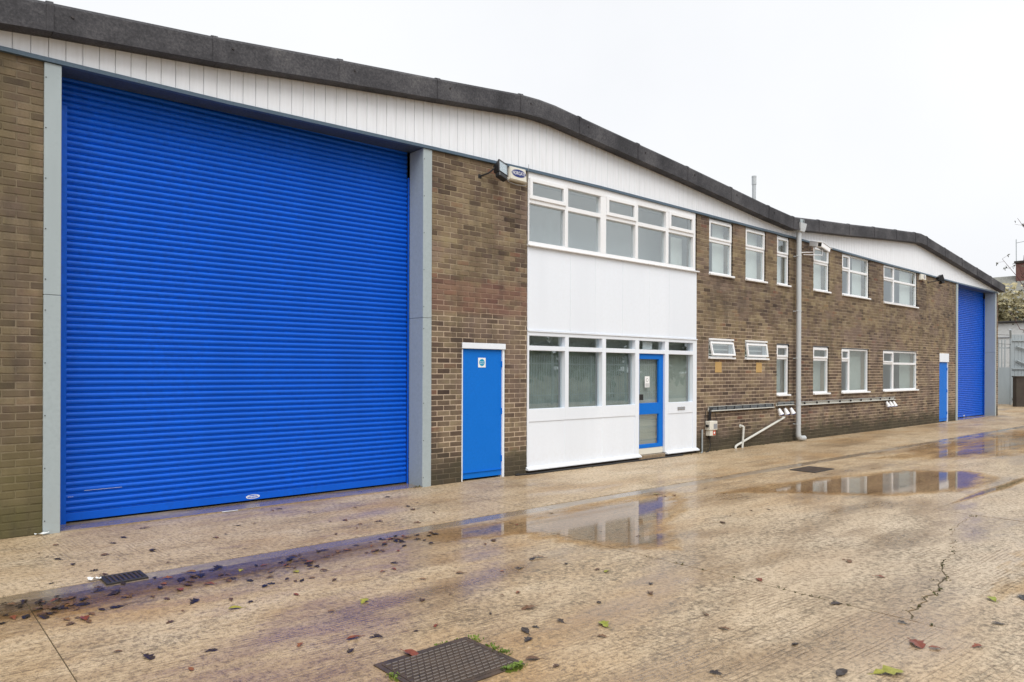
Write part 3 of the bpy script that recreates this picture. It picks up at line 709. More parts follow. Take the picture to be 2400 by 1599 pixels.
# ---- windows
FY0, FY1 = .028, .10          # frame front and back
def framed(mb, x0, x1, z0, z1, w_, y0=FY0, y1=FY1, wb=None, wt=None):
    wb = w_ if wb is None else wb; wt = w_ if wt is None else wt
    mb.box(x0, x0+w_, y0, y1, z0, z1, ch=.004).box(x1-w_, x1, y0, y1, z0, z1, ch=.004)
    mb.box(x0+w_, x1-w_, y0, y1, z0, z0+wb, ch=.004).box(x0+w_, x1-w_, y0, y1, z1-wt, z1, ch=.004)
def pane(x0, x1, z0, z1, root, y=.062):
    B(x0, x1, y, y+.004, z0, z1).build('pane', 'glass', root)
def sash(x0, x1, z0, z1, root, w_=.045):
    mb = MB(); framed(mb, x0, x1, z0, z1, w_, FY0-.018, FY0+.03); o = mb.build('sash', 'white_upvc', root)
    pane(x0+w_, x1-w_, z0+w_, z1-w_, root, .045)
for (x0, x1, z0, z1, st, trz, mu, bl) in WIN:
    up = z0 > 3; wt = .045 if not up else .05
    mb = MB(); framed(mb, x0, x1, z0, z1, .032, wt=wt, wb=.05); fw = .032
    if st in ('vent', 'four'): mb.box(x0+fw, x1-fw, FY0+.001, FY1, trz-.03, trz+.03, ch=.004)
    if st in ('four', 'side'): mb.box(mu-.04, mu+.04, FY0+.002, FY1, z0+.05, z1-wt, ch=.004)
    if st == 'side': mb.box(x0+fw, mu-.04, FY0+.001, FY1, trz-.03, trz+.03, ch=.004)
    if st == 'hopper': mb = MB(); framed(mb, x0, x1, z0, z1, .03, .02, .10)
    root = mb.build('window', 'white_upvc', bld)
    B(x0-.015, x1+.02, -.055, .03, z0-.028, z0+.012, ch=.006).build('sill', 'white_upvc', root)
    if up is False: B(x0, x1+.01, .004, .03, z1+.004, z1+.02).build('lintel_edge', 'lintel_grey', root)
    if st == 'vent':
        pane(x0+fw, x1-fw, z0+.05, trz-.03, root); sash(x0+fw-.015, x1-fw+.015, trz+.025, z1-wt+.012, root)
    if st == 'four':
        pane(x0+fw, mu-.04, z0+.05, trz-.03, root); pane(mu+.04, x1-fw, z0+.05, trz-.03, root)
        pane(mu+.04, x1-fw, trz+.03, z1-wt, root); sash(x0+fw-.01, mu-.035, trz+.022, z1-wt+.012, root)
    if st == 'side':
        pane(x0+fw, mu-.04, z0+.05, trz-.03, root); pane(mu+.04, x1-fw, z0+.05, z1-wt, root); sash(x0+fw-.01, mu-.035, trz+.022, z1-wt+.012, root)
    if st == 'hopper':       # top-hung, pushed open at the foot
        ang = R(12) if x0 < 13.5 else R(8)
        mb = MB(); h_ = z1-z0-.075; framed(mb, x0+.03, x1-.03, -h_, 0, .042, -.02, .02)
        T = Matrix.Translation((0, -.005, z1-.04)) @ Matrix.Rotation(-ang, 4, 'X')
        mb.xform(T).build('sash', 'white_upvc', root)
        B(x0+.07, x1-.07, -.002, .002, -h_+.04, -.04).xform(T).build('pane', 'glass', root)
        for k in range(3): B(x0+.04, x1-.04, .11, .15, z0+.06+k*.1, z0+.085+k*.1).build('louvre', 'blind_pale', root)
        B(x0-.004, x1+.004, -.02, .02, z1-.004, z1+.03, ch=.004).build('head_flashing', 'white_upvc', root)
        B(x0, x1, .22, .23, z0, z1).build('blind', 'blind', root)
    for a, b_ in bl:
        B(x0+(x1-x0)*a+.02, x0+(x1-x0)*b_-.02, .20, .206, z0+.02, z1-.02).build('blind', 'blind_pale' if up else 'blind', root)

# ---- entrance bay: upper window band
ub = MB(); z0, z1 = 3.605, 4.765; y0, y1 = -.012, .10
ub.box(7.69, 12.178, y0, y1, z0, z0+.055, ch=.004).box(7.69, 12.178, y0, y1, 4.632, z1, ch=.004)
for a, b_ in ((7.69, 7.712), (8.510, 8.582), (9.382, 9.526), (10.322, 10.398), (11.225, 11.306), (12.098, 12.178)):
    ub.box(a, b_, y0+.001, y1, z0+.055, 4.632, ch=.004)
LP = [(7.712, 8.510), (8.582, 9.382), (9.526, 10.322), (10.398, 11.225), (11.306, 12.098)]
for a, b_ in LP: ub.box(a, b_, y0+.002, y1, 4.262, 4.332, ch=.004)
ubo = ub.build('window', 'white_upvc', bld)
for i, (a, b_) in enumerate(LP):
    pane(a, b_, z0+.055, 4.262, ubo, .045)
    if i % 2: pane(a, b_, 4.332, 4.632, ubo, .045)
    else:
        mb = MB(); framed(mb, a-.005, b_+.005, 4.325, 4.655, .06, y0-.022, y0+.02); mb.build('sash', 'white_upvc', ubo); pane(a+.05, b_-.05, 4.385, 4.6, ubo, .0)
B(7.67, 12.26, -.06, .02, 3.578, 3.603, ch=.006).build('sill', 'white_upvc', ubo)
B(11.72, 12.09, .25, .256, 3.66, 4.26).build('blind', 'blind_pale', ubo)
# spandrel panels
sp = [7.682, 8.643, 9.253, 9.98, 10.735, 11.335, 12.23]
for a, b_ in zip(sp, sp[1:]): B(a+.0012, b_-.0012, -.006+random.uniform(-.001, .001), .05, 2.262, 3.577, ch=.002).build('spandrel_panel', 'white_board', bld)
# lower screen
sc = MB(); y0, y1 = -.012, .11
sc.box(7.682, 12.235, -.03, y1, 2.236, 2.258, ch=.004).box(7.682, 12.235, y0, y1, 2.178, 2.236, ch=.003)
for a, b_, zb in ((7.682, 7.718, .09), (8.523, 8.608, .815), (9.438, 9.532, .815), (10.333, 10.440, .09), (11.212, 11.322, .09), (12.114, 12.235, .09)):
    sc.box(a, b_, y0+.001, y1, zb, 2.178, ch=.003)
for a, b_ in ((7.718, 8.523), (8.608, 9.438), (9.532, 10.333), (10.440, 11.212), (11.322, 12.114)):
    sc.box(a, b_, y0+.002, y1, 1.944, 2.018, ch=.003)
sc.box(7.718, 10.333, y0+.002, y1, .815, 1.014, ch=.003).box(11.322, 12.114, y0+.002, y1, .812, 1.022, ch=.003)
sco = sc.build('entrance_screen', 'white_board', bld)
for a, b_ in ((7.718, 8.56), (8.575, 9.48), (9.49, 10.333), (11.322, 12.114)): B(a, b_, .002, .06, .08, .815, ch=.002).build('panel', 'white_board', sco)
for xx in (8.563, 9.483): B(xx-.035, xx+.035, -.002, .05, .08, .8145, ch=.002).build('muntin', 'white_board', sco)
for a, b_ in ((7.66, 10.455), (11.225, 12.262)):
    MB().add([(a, -.065, .056), (b_, -.065, .056), (b_, -.065, .076), (a, -.065, .076), (a, .05, .056), (b_, .05, .056), (b_, -.005, .106), (a, -.005, .106), (a, .05, .106), (b_, .05, .106)],
             [(0, 1, 2, 3), (3, 2, 6, 7), (0, 4, 5, 1), (7, 6, 9, 8), (0, 3, 7, 8, 4), (1, 5, 9, 6, 2)]).build('sill', 'white_board', sco)
B(7.69, 12.22, .015, .2, -.05, .054).build('plinth', 'dark_brick', sco)
for i, (a, b_) in enumerate(((7.718, 8.523), (8.608, 9.438), (9.532, 10.333), (11.322, 12.114))):
    pane(a, b_, 1.014 if i < 3 else 1.022, 1.944, sco, .07); pane(a, b_, 2.018, 2.178, sco, .07)
    B(a-.02, b_+.02, .16, .164, .9, 1.98).build('blind', 'mesh_blind' if i < 3 else 'blind', sco)
pane(10.44, 11.212, 2.018, 2.178, sco, .07)
B(7.70, 12.2, .30, .31, 1.985, 2.40).build('added_toplight_board', 'blind_pale', sco)  # pale board added behind the top lights so they look less dark
B(10.64, 10.92, .074, .076, 2.03, 2.165).build('paper_notice', 'print_white', sco)
lb = B(11.60, 11.835, -.022, -.009, .872, .935, ch=.003).build('letter_plate', 'chrome', sco)
B(11.615, 11.82, -.0255, -.0215, .883, .922, ch=.002).build('letter_flap', 'label_grey', sco)
# glazed blue entrance door
dm = MB(); a, b_ = 10.448, 11.204; yy0, yy1 = .03, .08
dm.box(a, a+.05, yy0, yy1, .2, 1.942, ch=.003).box(b_-.125, b_, yy0, yy1, .2, 1.942, ch=.003)
for c0, c1 in ((.2, .27), (.822, 1.03), (1.842, 1.942)): dm.box(a+.05, b_-.125, yy0, yy1, c0, c1, ch=.003)
edo = dm.build('entrance_door', 'door_blue', bld)
pane(a+.05, b_-.125, .27, .822, edo, .055); pane(a+.05, b_-.125, 1.03, 1.842, edo, .055)
B(a-.005, b_+.005, .12, .124, .2, 1.95).build('blind', 'blind', edo)
B(a, b_, .035, .075, .082, .197, ch=.003).build('kick_plate', 'off_white', edo)
B(a+.004, a+.13, .0, .029, 1.088, 1.196, ch=.005).build('lock_case', 'black_plastic', edo)
B(10.685, 10.822, .0535, .0545, 1.32, 1.525).build('notice', 'print_white', edo)
disc(10.753, 1.455, .034, .034, .0522, .0533).build('notice_mark', 'label_grey', edo)
disc(10.753, 1.455, .026, .026, .0512, .0521).build('notice_mark', 'print_white', edo)
for k in range(4): B(10.70, 10.805, .0522, .0533, 1.335+k*.016, 1.342+k*.016).build('notice_line', 'label_grey', edo)
B(10.44, 11.215, -.02, .12, -.01, .078, ch=.006).build('threshold', 'concrete_channel', edo)
# clay air vents
for x0 in (12.895, 14.478):
    vr = B(x0, x0+.235, -.004, .06, 1.595, 1.815, ch=.004).build('air_vent', 'ochre_clay', bld)
    for i in range(8): B(x0+.014+i*.0285, x0+.022+i*.0285, -.010, -.0035, 1.606, 1.804).build('vent_bar', 'ochre_clay', vr)
    for j in range(8): B(x0+.012, x0+.224, -.009, -.0035, 1.604+j*.0275, 1.612+j*.0275).build('vent_bar', 'ochre_clay', vr)

# ================================================================== FIXTURES ON THE WALL
# rainwater pipe
PX, PY = 16.13, -.125
dp = thing('downpipe', (PX, PY, 0), 'grey plastic rainwater downpipe with hopper between the two gables', 'downpipe')
MB().tube([(PX, PY, .16), (PX, PY, 4.90)], .055, 20).build('pipe', 'pipe_grey', dp, True)
hp = MB(); q = []
for z, h_, w_ in ((4.87, .10, .09), (4.93, .125, .10), (5.06, .15, .115)):
    q.append([(PX+sx_*h_, PY+sy*w_, z) for sx_, sy in ((-1, -1), (1, -1), (1, 1), (-1, 1))])
v = [p for g in q for p in g]
hp.add(v, [(i*4+k, i*4+(k+1) % 4, i*4+4+(k+1) % 4, i*4+4+k) for i in range(2) for k in range(4)]+[(3, 2, 1, 0), (8, 9, 10, 11)])
hp.build('hopper', 'pipe_grey', dp)
B(PX-.10, PX+.08, PY-.09, PY+.10, 5.055, 5.15, ch=.006).build('gutter_outlet', 'steel_grey', dp)
B(PX+.015, PX+.045, PY-.094, PY-.088, 5.075, 5.13).build('outlet_slot', 'black_plastic', dp)
for z in (4.31, 3.03, 1.93, .40):
    o = MB().tube([(PX, PY, z-.014), (PX, PY, z+.014)], .059, 20).box(PX-.10, PX-.05, PY-.008, PY+.008, z-.01, z+.01).box(PX-.02, PX+.02, PY+.05, .002, z-.012, z+.012)
    o.build('bracket', 'pipe_grey', dp)
for z in (1.0, .86): MB().tube([(PX, PY, z-.03), (PX, PY, z+.03)], .0585, 20).build('collar', 'pipe_grey', dp, True)
el = [(PX, PY, .20), (PX+.003, PY, .16)]+[(PX+.09-.09*math.cos(R(t)), PY-.02*math.sin(R(t)), .15-.08*math.sin(R(t))) for t in (15, 30, 45, 60, 75, 90)]+[(PX+.2, PY-.05, .068)]
MB().tube(el, .06, 16, cap=False).build('shoe', 'pipe_grey', dp, True)
MB().tube([(PX+.175, PY-.044, .069), (PX+.18, PY-.045, .069)], .056, 16).build('pipe_mouth', 'black_plastic', dp)

def lookrot(d):     # local -Y -> direction d
    return Vector(d).normalized().to_track_quat('-Y', 'Z').to_matrix().to_4x4()
def cctv(loc, d, label, mount):
    t = thing('security_camera', loc, label, 'camera', 'security cameras on the downpipe')
    T = Matrix.Translation(loc) @ lookrot(d)
    B(-.062, .062, -.17, .17, -.055, .06, ch=.014).xform(T).build('housing', 'white_upvc', t)
    B(-.07, .07, -.215, .15, .062, .072, ch=.004).xform(T).build('sunshield', 'white_upvc', t)
    B(-.042, .042, -.174, -.168, -.038, .042).xform(T).build('lens_window', 'black_plastic', t)
    B(-.05, .05, -.12, .12, -.06, -.054).xform(T).build('underside', 'label_grey', t)
    p0 = T @ Vector((0, .03, -.05)); mid = Vector((p0.x, p0.y, mount[2]))
    MB().tube([p0, mid, mount], .011, 8).build('bracket', 'white_upvc', t)
    MB().tube([T @ Vector((0, .17, 0)), T @ Vector((0, .22, -.03)), Vector(mount)+Vector((.03, .02, .05)), Vector(mount)+Vector((0, .04, -.12))], .006, 6).build('cable', 'black_plastic', t)
cctv((16.50, -.34, 4.60), (-.55, -.9, -.25), 'white security camera beside the downpipe facing out over the yard', (16.30, -.02, 4.42))
cctv((17.0, -.30, 4.575), (1, -.22, -.38), 'white security camera angled along the wall in front of a window', (16.55, -.02, 4.40))

def floodlight(loc, d, roll, label, arm):
    t = thing('floodlight', loc, label, 'floodlight', 'black floodlights under the cladding')
    T = Matrix.Translation(loc) @ lookrot(d) @ Matrix.Rotation(roll, 4, 'Y') @ Matrix.Scale(.82, 4)
    mb = MB()
    v = [(-.12, -.05, -.10), (.12, -.05, -.10), (.12, -.05, .14), (-.12, -.05, .14), (-.085, .07, -.07), (.085, .07, -.07), (.085, .07, .10), (-.085, .07, .10)]
    mb.add(v, [(0, 1, 2, 3), (4, 7, 6, 5), (0, 4, 5, 1), (1, 5, 6, 2), (2, 6, 7, 3), (3, 7, 4, 0)])
    for k in range(5): mb.box(-.08+k*.038, -.07+k*.038, .06, .095, -.06, .09)
    mb.xform(T).build('housing', 'black_plastic', t)
    B(-.11, .11, -.07, .04, -.19, -.101, ch=.012).xform(T).build('control_box', 'black_plastic', t)
    B(-.105, .105, -.0625, -.0505, -.085, .125, ch=.003).xform(T).build('reflector', 'chrome', t)
    B(-.11, .11, -.070, -.066, -.09, .13).xform(T).build('lamp_glass', 'glass', t)
    mb = MB()
    for a, b_, c0, c1 in ((-.125, .125, .128, .145), (-.125, .125, -.105, -.088)): mb.box(a, b_, -.075, -.05, c0, c1, ch=.003)
    for a, b_ in ((-.125, -.108), (.108, .125)): mb.box(a, b_, -.074, -.05, -.088, .128, ch=.003)
    mb.xform(T).build('bezel', 'black_plastic', t)
    p = T @ Vector((-.12, .03, 0)); MB().tube([p, p+(Vector(arm)-p)*.5+Vector((0, -.02, -.02)), arm], .014, 8).box(arm[0]-.03, arm[0]+.03, -.006, .012, arm[2]-.03, arm[2]+.03, ch=.004).build('mounting_arm', 'black_plastic', t)
floodlight((6.97, -.18, 4.60), (.20, -1, .25), R(14), 'black floodlight beside the alarm box lettered NORGATE', (6.72, -.005, 4.50))
floodlight((24.75, -.28, 4.50), (.75, -.62, .30), R(0), 'black floodlight beside the far blue shutter', (24.55, -.005, 4.40))

def alarm(x0, x1, z0, z1, label, logo):
    cx = (x0+x1)/2; t = thing('alarm_box', (cx, -.01, z0), label, 'alarm box', 'burglar alarm boxes')
    w_ = (x1-x0)/2
    def ring(y, k, dz): return [(cx-w_*k, y, z0+dz), (cx+w_*k, y, z0+dz*.7), (cx+w_*k*.86, y, z1-dz), (cx-w_*k*.86, y, z1-dz)]
    v = ring(-.003, 1, 0)+ring(-.055, 1, .0)+ring(-.085, .90, .018)
    f = [(8, 9, 10, 11), (0, 3, 2, 1)]
    for i in range(2): f += [(i*4+k, i*4+(k+1) % 4, i*4+4+(k+1) % 4, i*4+4+k) for k in range(4)]
    MB().add(v, f).build('cover', 'off_white', t)
    zc = (z0+z1)/2+.01
    if logo:
        disc(cx, zc, w_*.80, (z1-z0)*.28, -.0875, -.0855).build('logo_oval', 'logo_blue', t)
        text_mesh(logo, .060).xform(Matrix.Translation((cx, -.0885, zc)) @ Matrix.Rotation(math.pi/2, 4, 'X') @ Matrix.Scale(.92, 4, (1, 0, 0)) @ Matrix.Scale(1.25, 4, (0, 1, 0))).build('lettering', 'print_white', t)
        pts = [(cx-w_, -.04, z0+.02)]+[(cx-w_+2*w_*k/8, -.05, z0-.03-.02*math.sin(math.pi*k/8)) for k in range(9)]+[(cx+w_+.02, -.03, z0+.06), (cx+w_+.055, -.05, zs(cx)-.02), (cx+w_+.05, -.055, zs(cx)+.05)]
        MB().tube(pts, .004, 6).build('cable', 'label_grey', t)
    else:
        disc(cx+.03, zc, .05, .05, -.0875, -.0855).build('logo_ring', 'logo_blue', t)
        disc(cx+.03, zc, .028, .028, -.0890, -.0878).build('logo_centre', 'off_white', t)
alarm(7.235, 7.60, 4.535, 4.745, 'cream alarm box with a blue oval reading NORGATE by the floodlight', 'NORGATE')
alarm(23.80, 24.18, 4.42, 4.60, 'cream alarm box with a round mark above the far end wall', None)

# cable tray with cables, sockets, isolator
def tray(x0, x1, z0, z1, label, cables):
    t = thing('cable_tray', (x0, -.02, z0), label, 'cable tray', 'cable trays along the wall')
    mb = MB().box(x0, x1, -.012, -.002, z0, z1).box(x0, x1, -.055, -.012, z0, z0+.010).box(x0, x1, -.055, -.047, z0, z0+.03).box(x0, x1, -.05, -.012, z1-.006, z1)
    mb.build('tray', 'pvc_white', t)
    rr = random.Random(int(x0*10))
    for k in range(5):
        z = z0+.028+k*.0155; pts = []; n = int((x1-x0)/.22)+2
        for i in range(n): pts.append((x0+.02+(x1-x0-.03)*i/(n-1), -.032-rr.uniform(0, .012), z+rr.uniform(-.004, .004)))
        if cables: MB().tube(pts, .0075, 6).build('cable', 'cable_grey', t)
        elif k > 3: MB().tube(pts, .008, 6).build('cable', 'cable_grey', t)
    x = x0+.28
    while x < x1-.05: B(x, x+.014, -.054, -.02, z0+.02, z1-.008).build('cable_tie', 'black_plastic', t); x += .31 if cables else .62
tray(12.64, 15.18, .80, .91, 'white cable tray packed with black cables beside the white entrance bay', True)
tray(15.33, 16.08, .835, .91, 'short white cable tray above three sockets beside the downpipe', True)
tray(16.32, 21.95, .815, .905, 'long grey cable tray running from the downpipe under the far windows', False)
def socket(x, z, k, where):
    t = thing('power_socket', (x, -.06, z), 'white industrial socket with blue face hanging %s' % where, 'socket', 'sockets hanging '+where)
    a, b_ = Vector((x, -.055, z)), Vector((x+.025, -.105, z-.135))
    d = (b_-a).normalized()
    MB().tube([a, a+d*.02], .030, 12).tube([a+d*.02, b_], .034, 14, r1=.062).build('body', 'white_upvc', t, True)
    MB().tube([b_-d*.004, b_+d*.012], .055, 14).build('face', 'socket_blue', t, True)
    MB().tube([a, a+Vector((-.005, .02, .05))], .012, 8).build('cable', 'black_plastic', t)
for k, x in enumerate((15.36, 15.63, 15.90)): socket(x, .78, k, 'beside the downpipe')
for k, x in enumerate((21.30, 21.53, 21.77)): socket(x, .785, k, 'at the grey tray end')
t = thing('isolator_box', (12.72, -.05, .33), 'white isolator box with a red switch label beside the entrance bay', 'switch box')
B(12.53, 12.79, -.13, -.003, .44, .62, ch=.008).build('enclosure', 'off_white', t)
B(12.65, 12.77, -.134, -.131, .465, .565, ch=.001).build('cover_window', 'label_grey', t)
B(12.56, 12.755, -.11, -.003, .325, .437, ch=.006).build('switch_case', 'off_white', t)
B(12.655, 12.745, -.114, -.111, .335, .43, ch=.001).build('switch_label', 'label_red', t)
disc(12.70, .383, .022, .022, -.1165, -.1145, 12).build('switch_symbol', 'print_white', t)
MB().tube([(12.63, -.05, .32), (12.63, -.05, .25)], .035, 10, r1=.018).build('gland', 'black_plastic', t)
for k in range(4): MB().tube([(12.60+k*.022, -.045, .63), (12.60+k*.022, -.05, .74), (12.615+k*.022, -.05, .84), (12.70+k*.02, -.045, .875)], .010, 6).build('feed_cable', 'black_plastic', t)
MB().tube([(12.63, -.05, .26), (12.64, -.06, .15), (12.62, -.06, .06), (12.56, -.07, .012), (12.45, -.08, .008)], .009, 6).build('drop_cable', 'black_plastic', t)
MB().tube([(12.50, -.06, .53), (12.46, -.06, .58), (12.47, -.05, .70), (12.52, -.04, .85)], .007, 6).build('loop_cable', 'black_plastic', t)
MB().tube([(12.81, -.06, .60), (12.85, -.06, .66), (12.83, -.05, .76), (12.80, -.04, .83)], .007, 6).build('loop_cable', 'black_plastic', t)
B(12.49, 12.54, -.10, -.04, .50, .55, ch=.006).build('inlet_gland', 'black_plastic', t)
o = MB().tube([(12.40, -.03, .46), (12.40, -.03, .02), (12.36, -.06, .015), (12.24, -.12, .012)], .017, 10).build('conduit', 'galv', None, True, (12.4, -.03, 0))
tag(o, 'short galvanised conduit rising from the ground beside the white sill', 'conduit')
# waste pipes
t = thing('waste_pipe', (13.78, -.05, 0), 'short white waste pipe dropping from the wall to the ground', 'waste pipe')
MB().tube([(13.84, .01, .455), (13.84, -.05, .455), (13.86, -.065, .45), (13.865, -.07, .43), (13.80, -.08, -.01)], .023, 12).build('pipe', 'pvc_white', t, True)
MB().tube([(13.84, -.001, .455), (13.84, -.015, .455)], .042, 12).build('wall_flange', 'pvc_white', t)
t = thing('waste_pipe', (13.6, -.05, 0), 'long white waste pipe running diagonally down the wall', 'waste pipe')
MB().tube([(15.60, -.05, .565), (13.66, -.05, .07), (13.60, -.05, .05), (13.575, -.055, .02), (13.58, -.06, -.01)], .025, 12).build('pipe', 'pvc_white', t, True)
MB().tube([(15.60, -.05, .565), (15.63, -.05, .575), (15.63, .005, .575)], .026, 12).build('elbow', 'pvc_white', t, True)
# black hose at the foot of the bay
rh = random.Random(9)
pts = [(7.42, -.06, .012), (7.40, -.03, .02), (7.46, -.005, .02)]
MB().tube([(7.50, -.015, .018)]+[(7.40, -.05, .014)]+[(7.46+.3*k, -.085-rh.uniform(0, .03), .013) for k in range(1, 15)], .013, 8).build('hose', 'black_plastic', None, True, (9.5, -.08, 0))
tag(bpy.context.scene.objects['hose'], 'black hose lying on the ground along the foot of the white bay', 'hose')

# ================================================================== GROUND FITTINGS
t = thing('manhole_cover', (2.38, -5.16, 0), 'rusty brown chequered steel manhole cover set in the concrete', 'manhole cover')
mx0, mx1, my0, my1 = 2.09, 2.672, -5.40, -4.925
paint('cast_iron', (.075, .054, .043), .42, .35, 9, (.12, .075, .045), .8, metal=.2)
paint('worn_iron', (.20, .17, .15), .32, .25, 20, (.08, .05, .035), .6, metal=.5)
mb = MB()
for a in ((mx0-.03, mx1+.03, my0-.03, my0), (mx0-.03, mx1+.03, my1, my1+.03), (mx0-.03, mx0, my0, my1), (mx1, mx1+.03, my0, my1)): mb.box(a[0], a[1], a[2], a[3], -.01, .006, ch=.001)
mb.build('frame', 'cast_iron', t)
B(mx0+.004, mx1-.004, my0+.004, my1-.004, -.01, .0065, ch=.001).build('plate', 'cast_iron', t)
ta = MB().box(-.017, .017, -.006, .006, -.005, .005, ch=.003).data('tread_bar', 'worn_iron')
nx, ny = 14, 13
for j in range(ny):
    for i in range(nx-(j % 2)):
        inst('tread_bar', ta, t, (mx0+.03+(mx1-mx0-.06)*(i+.5*(j % 2))/(nx-1), my0+.03+(my1-my0-.06)*j/(ny-1), .0085))
for xx in (mx0+.08, mx1-.08): B(xx-.02, xx+.02, my0+.2, my0+.212, .004, .0115, ch=.001).build('lifting_slot', 'black_plastic', t)

def grate(x0, x1, y0, y1, n, label, along):
    t = thing('drain_grate', ((x0+x1)/2, (y0+y1)/2, 0), label, 'drain grate')
    mb = MB()
    for a in ((x0, x1, y0, y0+.03), (x0, x1, y1-.03, y1), (x0, x0+.03, y0+.03, y1-.03), (x1-.03, x1, y0+.03, y1-.03)): mb.box(a[0], a[1], a[2], a[3], -.02, .012, ch=.002)
    mb.build('frame', 'dark_metal', t)
    B(x0+.03, x1-.03, y0+.03, y1-.03, -.02, .0055).build('sump', 'black_plastic', t)
    for k in range(n):
        if along == 'y': xx = x0+.03+(x1-x0-.06)*(k+.5)/n; w_ = (x1-x0-.06)/n*.26; B(xx-w_, xx+w_, y0+.03, y1-.03, -.01, .0115, ch=.002).build('bar', 'cast_iron', t)
        else: yy = y0+.03+(y1-y0-.06)*(k+.5)/n; w_ = (y1-y0-.06)/n*.26; B(x0+.03, x1-.03, yy-w_, yy+w_, -.01, .0115, ch=.002).build('bar', 'cast_iron', t)
grate(1.31, 1.60, -2.29, -2.04, 7, 'small slotted iron gully grate in the channel before the big shutter', 'y')
grate(11.30, 11.98, -2.88, -2.45, 14, 'wide slotted iron drain grate in the yard slab', 'y')

# ---- fallen leaves
def leaf_mesh(name, mat, seed, L=.06, W=.035, lobed=False):
    r = random.Random(seed); n = 7; v = []; f = []
    bend = r.uniform(-.15, .45); curl = r.uniform(.05, .6)
    for i in range(n):
        t = i/(n-1); w_ = W*.5*math.sin(math.pi*min(1, t*.93+.05))**.7*(1-.25*t)
        if lobed: w_ *= 1+.45*math.sin(t*15+r.uniform(0, 1))
        zc = bend*.022*math.sin(math.pi*t)+.004+abs(bend)*.004
        for s_ in (-1, 0, 1): v.append(((t-.5)*L, s_*w_, zc+abs(s_)*curl*w_*.45+r.uniform(-.002, .002)))
    for i in range(n-1):
        for k in range(2): f.append((i*3+k, i*3+3+k, i*3+4+k, i*3+1+k))
    zm = min(p[2] for p in v); v = [(a, b_, c_-zm+.0005) for a, b_, c_ in v]
    m_ = MB().add(v, f); m_.tube([(L*.5, 0, v[-2][2]), (L*.68, .004, .003), (L*.8, .002, .0015)], .0012, 4)
    return m_.data(name, mat, smooth=False)
LM = {k: [leaf_mesh('fallen_leaf', 'leaf_'+k, s*7+len(k), L=.055+.012*s, W=.032+.008*s, lobed=s % 2) for s in range(4)] for k in ('brown', 'dark', 'red', 'green')}
rl = random.Random(21)
def leaf(x, y, kind, sc=1.0, spot='far', z=.003):
    o = inst('fallen_leaf', rl.choice(LM[kind]), None, (x, y, z)); o.rotation_euler = (rl.uniform(-.12, .12), rl.uniform(-.12, .12), rl.uniform(0, 6.28))
    s_ = sc*rl.uniform(.6, 1.35); o.scale = (s_, s_, s_); tag(o, DESC[kind]+' '+SPOT[spot], 'leaf', DESC[kind].replace('leaf', 'leaves')+' '+SPOT[spot]); return o
SPOT = {'strip': 'in the drifts along the drain channel', 'apron': 'on the apron before the big shutter', 'mid': 'on the brushed slab between channel and manhole',
        'near': 'on the bare concrete around the manhole cover', 'pud': 'beside the puddle before the entrance bay', 'corner': 'in the drift at the channel corner', 'far': 'on the cracked slab'}
DESC = {'brown': 'small curled brown leaf', 'dark': 'wet blackened leaf', 'red': 'reddish fallen leaf', 'green': 'yellow-green fallen leaf'}
def pick(): return rl.choices(['brown', 'dark', 'red', 'green'], [50, 34, 12, 3])[0]
for k in range(112): leaf(rl.uniform(.35, 4.2), -2.32-abs(rl.gauss(0, .33)), rl.choice(['brown', 'dark', 'dark', 'brown', 'red']), .95, 'strip')
for k in range(38): leaf(rl.uniform(1.0, 5.6), rl.uniform(-2.0, -.25), rl.choice(['brown', 'dark', 'brown']), .8, 'apron')
for k in range(50): leaf(rl.uniform(.9, 4.5), rl.uniform(-4.7, -2.7), pick(), .85, 'mid')
for k in range(24): leaf(rl.uniform(2.2, 6.5), rl.uniform(-7.2, -4.2), pick(), .85, 'near')
for k in range(14): leaf(rl.uniform(4.6, 9.0), rl.uniform(-4.6, -2.4), pick(), .8, 'pud')
for k in range(40): leaf(rl.uniform(.3, 1.1), rl.gauss(-2.58, .14), rl.choice(['dark', 'brown']), .9, 'corner')
for x, y, kd, sc in ((5.98, -6.77, 'green', 1.6), (5.45, -6.95, 'dark', 1.4), (4.66, -6.74, 'red', 1.2), (4.10, -6.80, 'green', 1.3), (3.91, -6.63, 'dark', 1.5), (5.05, -6.08, 'dark', 1.3),
                     (2.58, -3.89, 'green', 1.6), (1.84, -3.45, 'green', 1.1), (1.24, -2.90, 'dark', 1.2), (2.22, -2.55, 'green', 1.1), (3.05, -5.05, 'dark', 1.5), (3.35, -4.75, 'brown', 1.5),
                     (6.6, -7.0, 'red', 1.2), (7.4, -7.0, 'red', 1.1), (6.2, -6.9, 'dark', 1.3), (8.2, -6.9, 'brown', 1.1), (3.5, -5.3, 'green', 1.2), (2.3, -4.9, 'red', 1.2)): leaf(x, y, kd, sc, 'far' if x > 3.6 else 'near' if y < -4 else 'mid')
# ---- scraps of litter
for x, y, s_, lab in ((1.22, -.06, .10, 'crumpled white paper scrap at the foot of the grey door post'), (1.27, -2.10, .075, 'white scrap of litter lying beside the gully grate'), (3.05, -.02, .15, 'white plastic strip lying before the big blue shutter')):
    r_ = random.Random(int(x*100)); v = []
    for i in range(6):
        for j in range(3): v.append((x+(i/5-.5)*s_*1.2+r_.uniform(-.006, .006), y+(j-1)*s_*.22, .006+r_.uniform(0, .026)*(s_ < .12)+.001*j))
    o = MB().add(v, [(i*3+j, i*3+3+j, i*3+4+j, i*3+1+j) for i in range(5) for j in range(2)]).build('litter_scrap', 'litter_white', None, False, (x, y, 0)); tag(o, lab, 'litter')
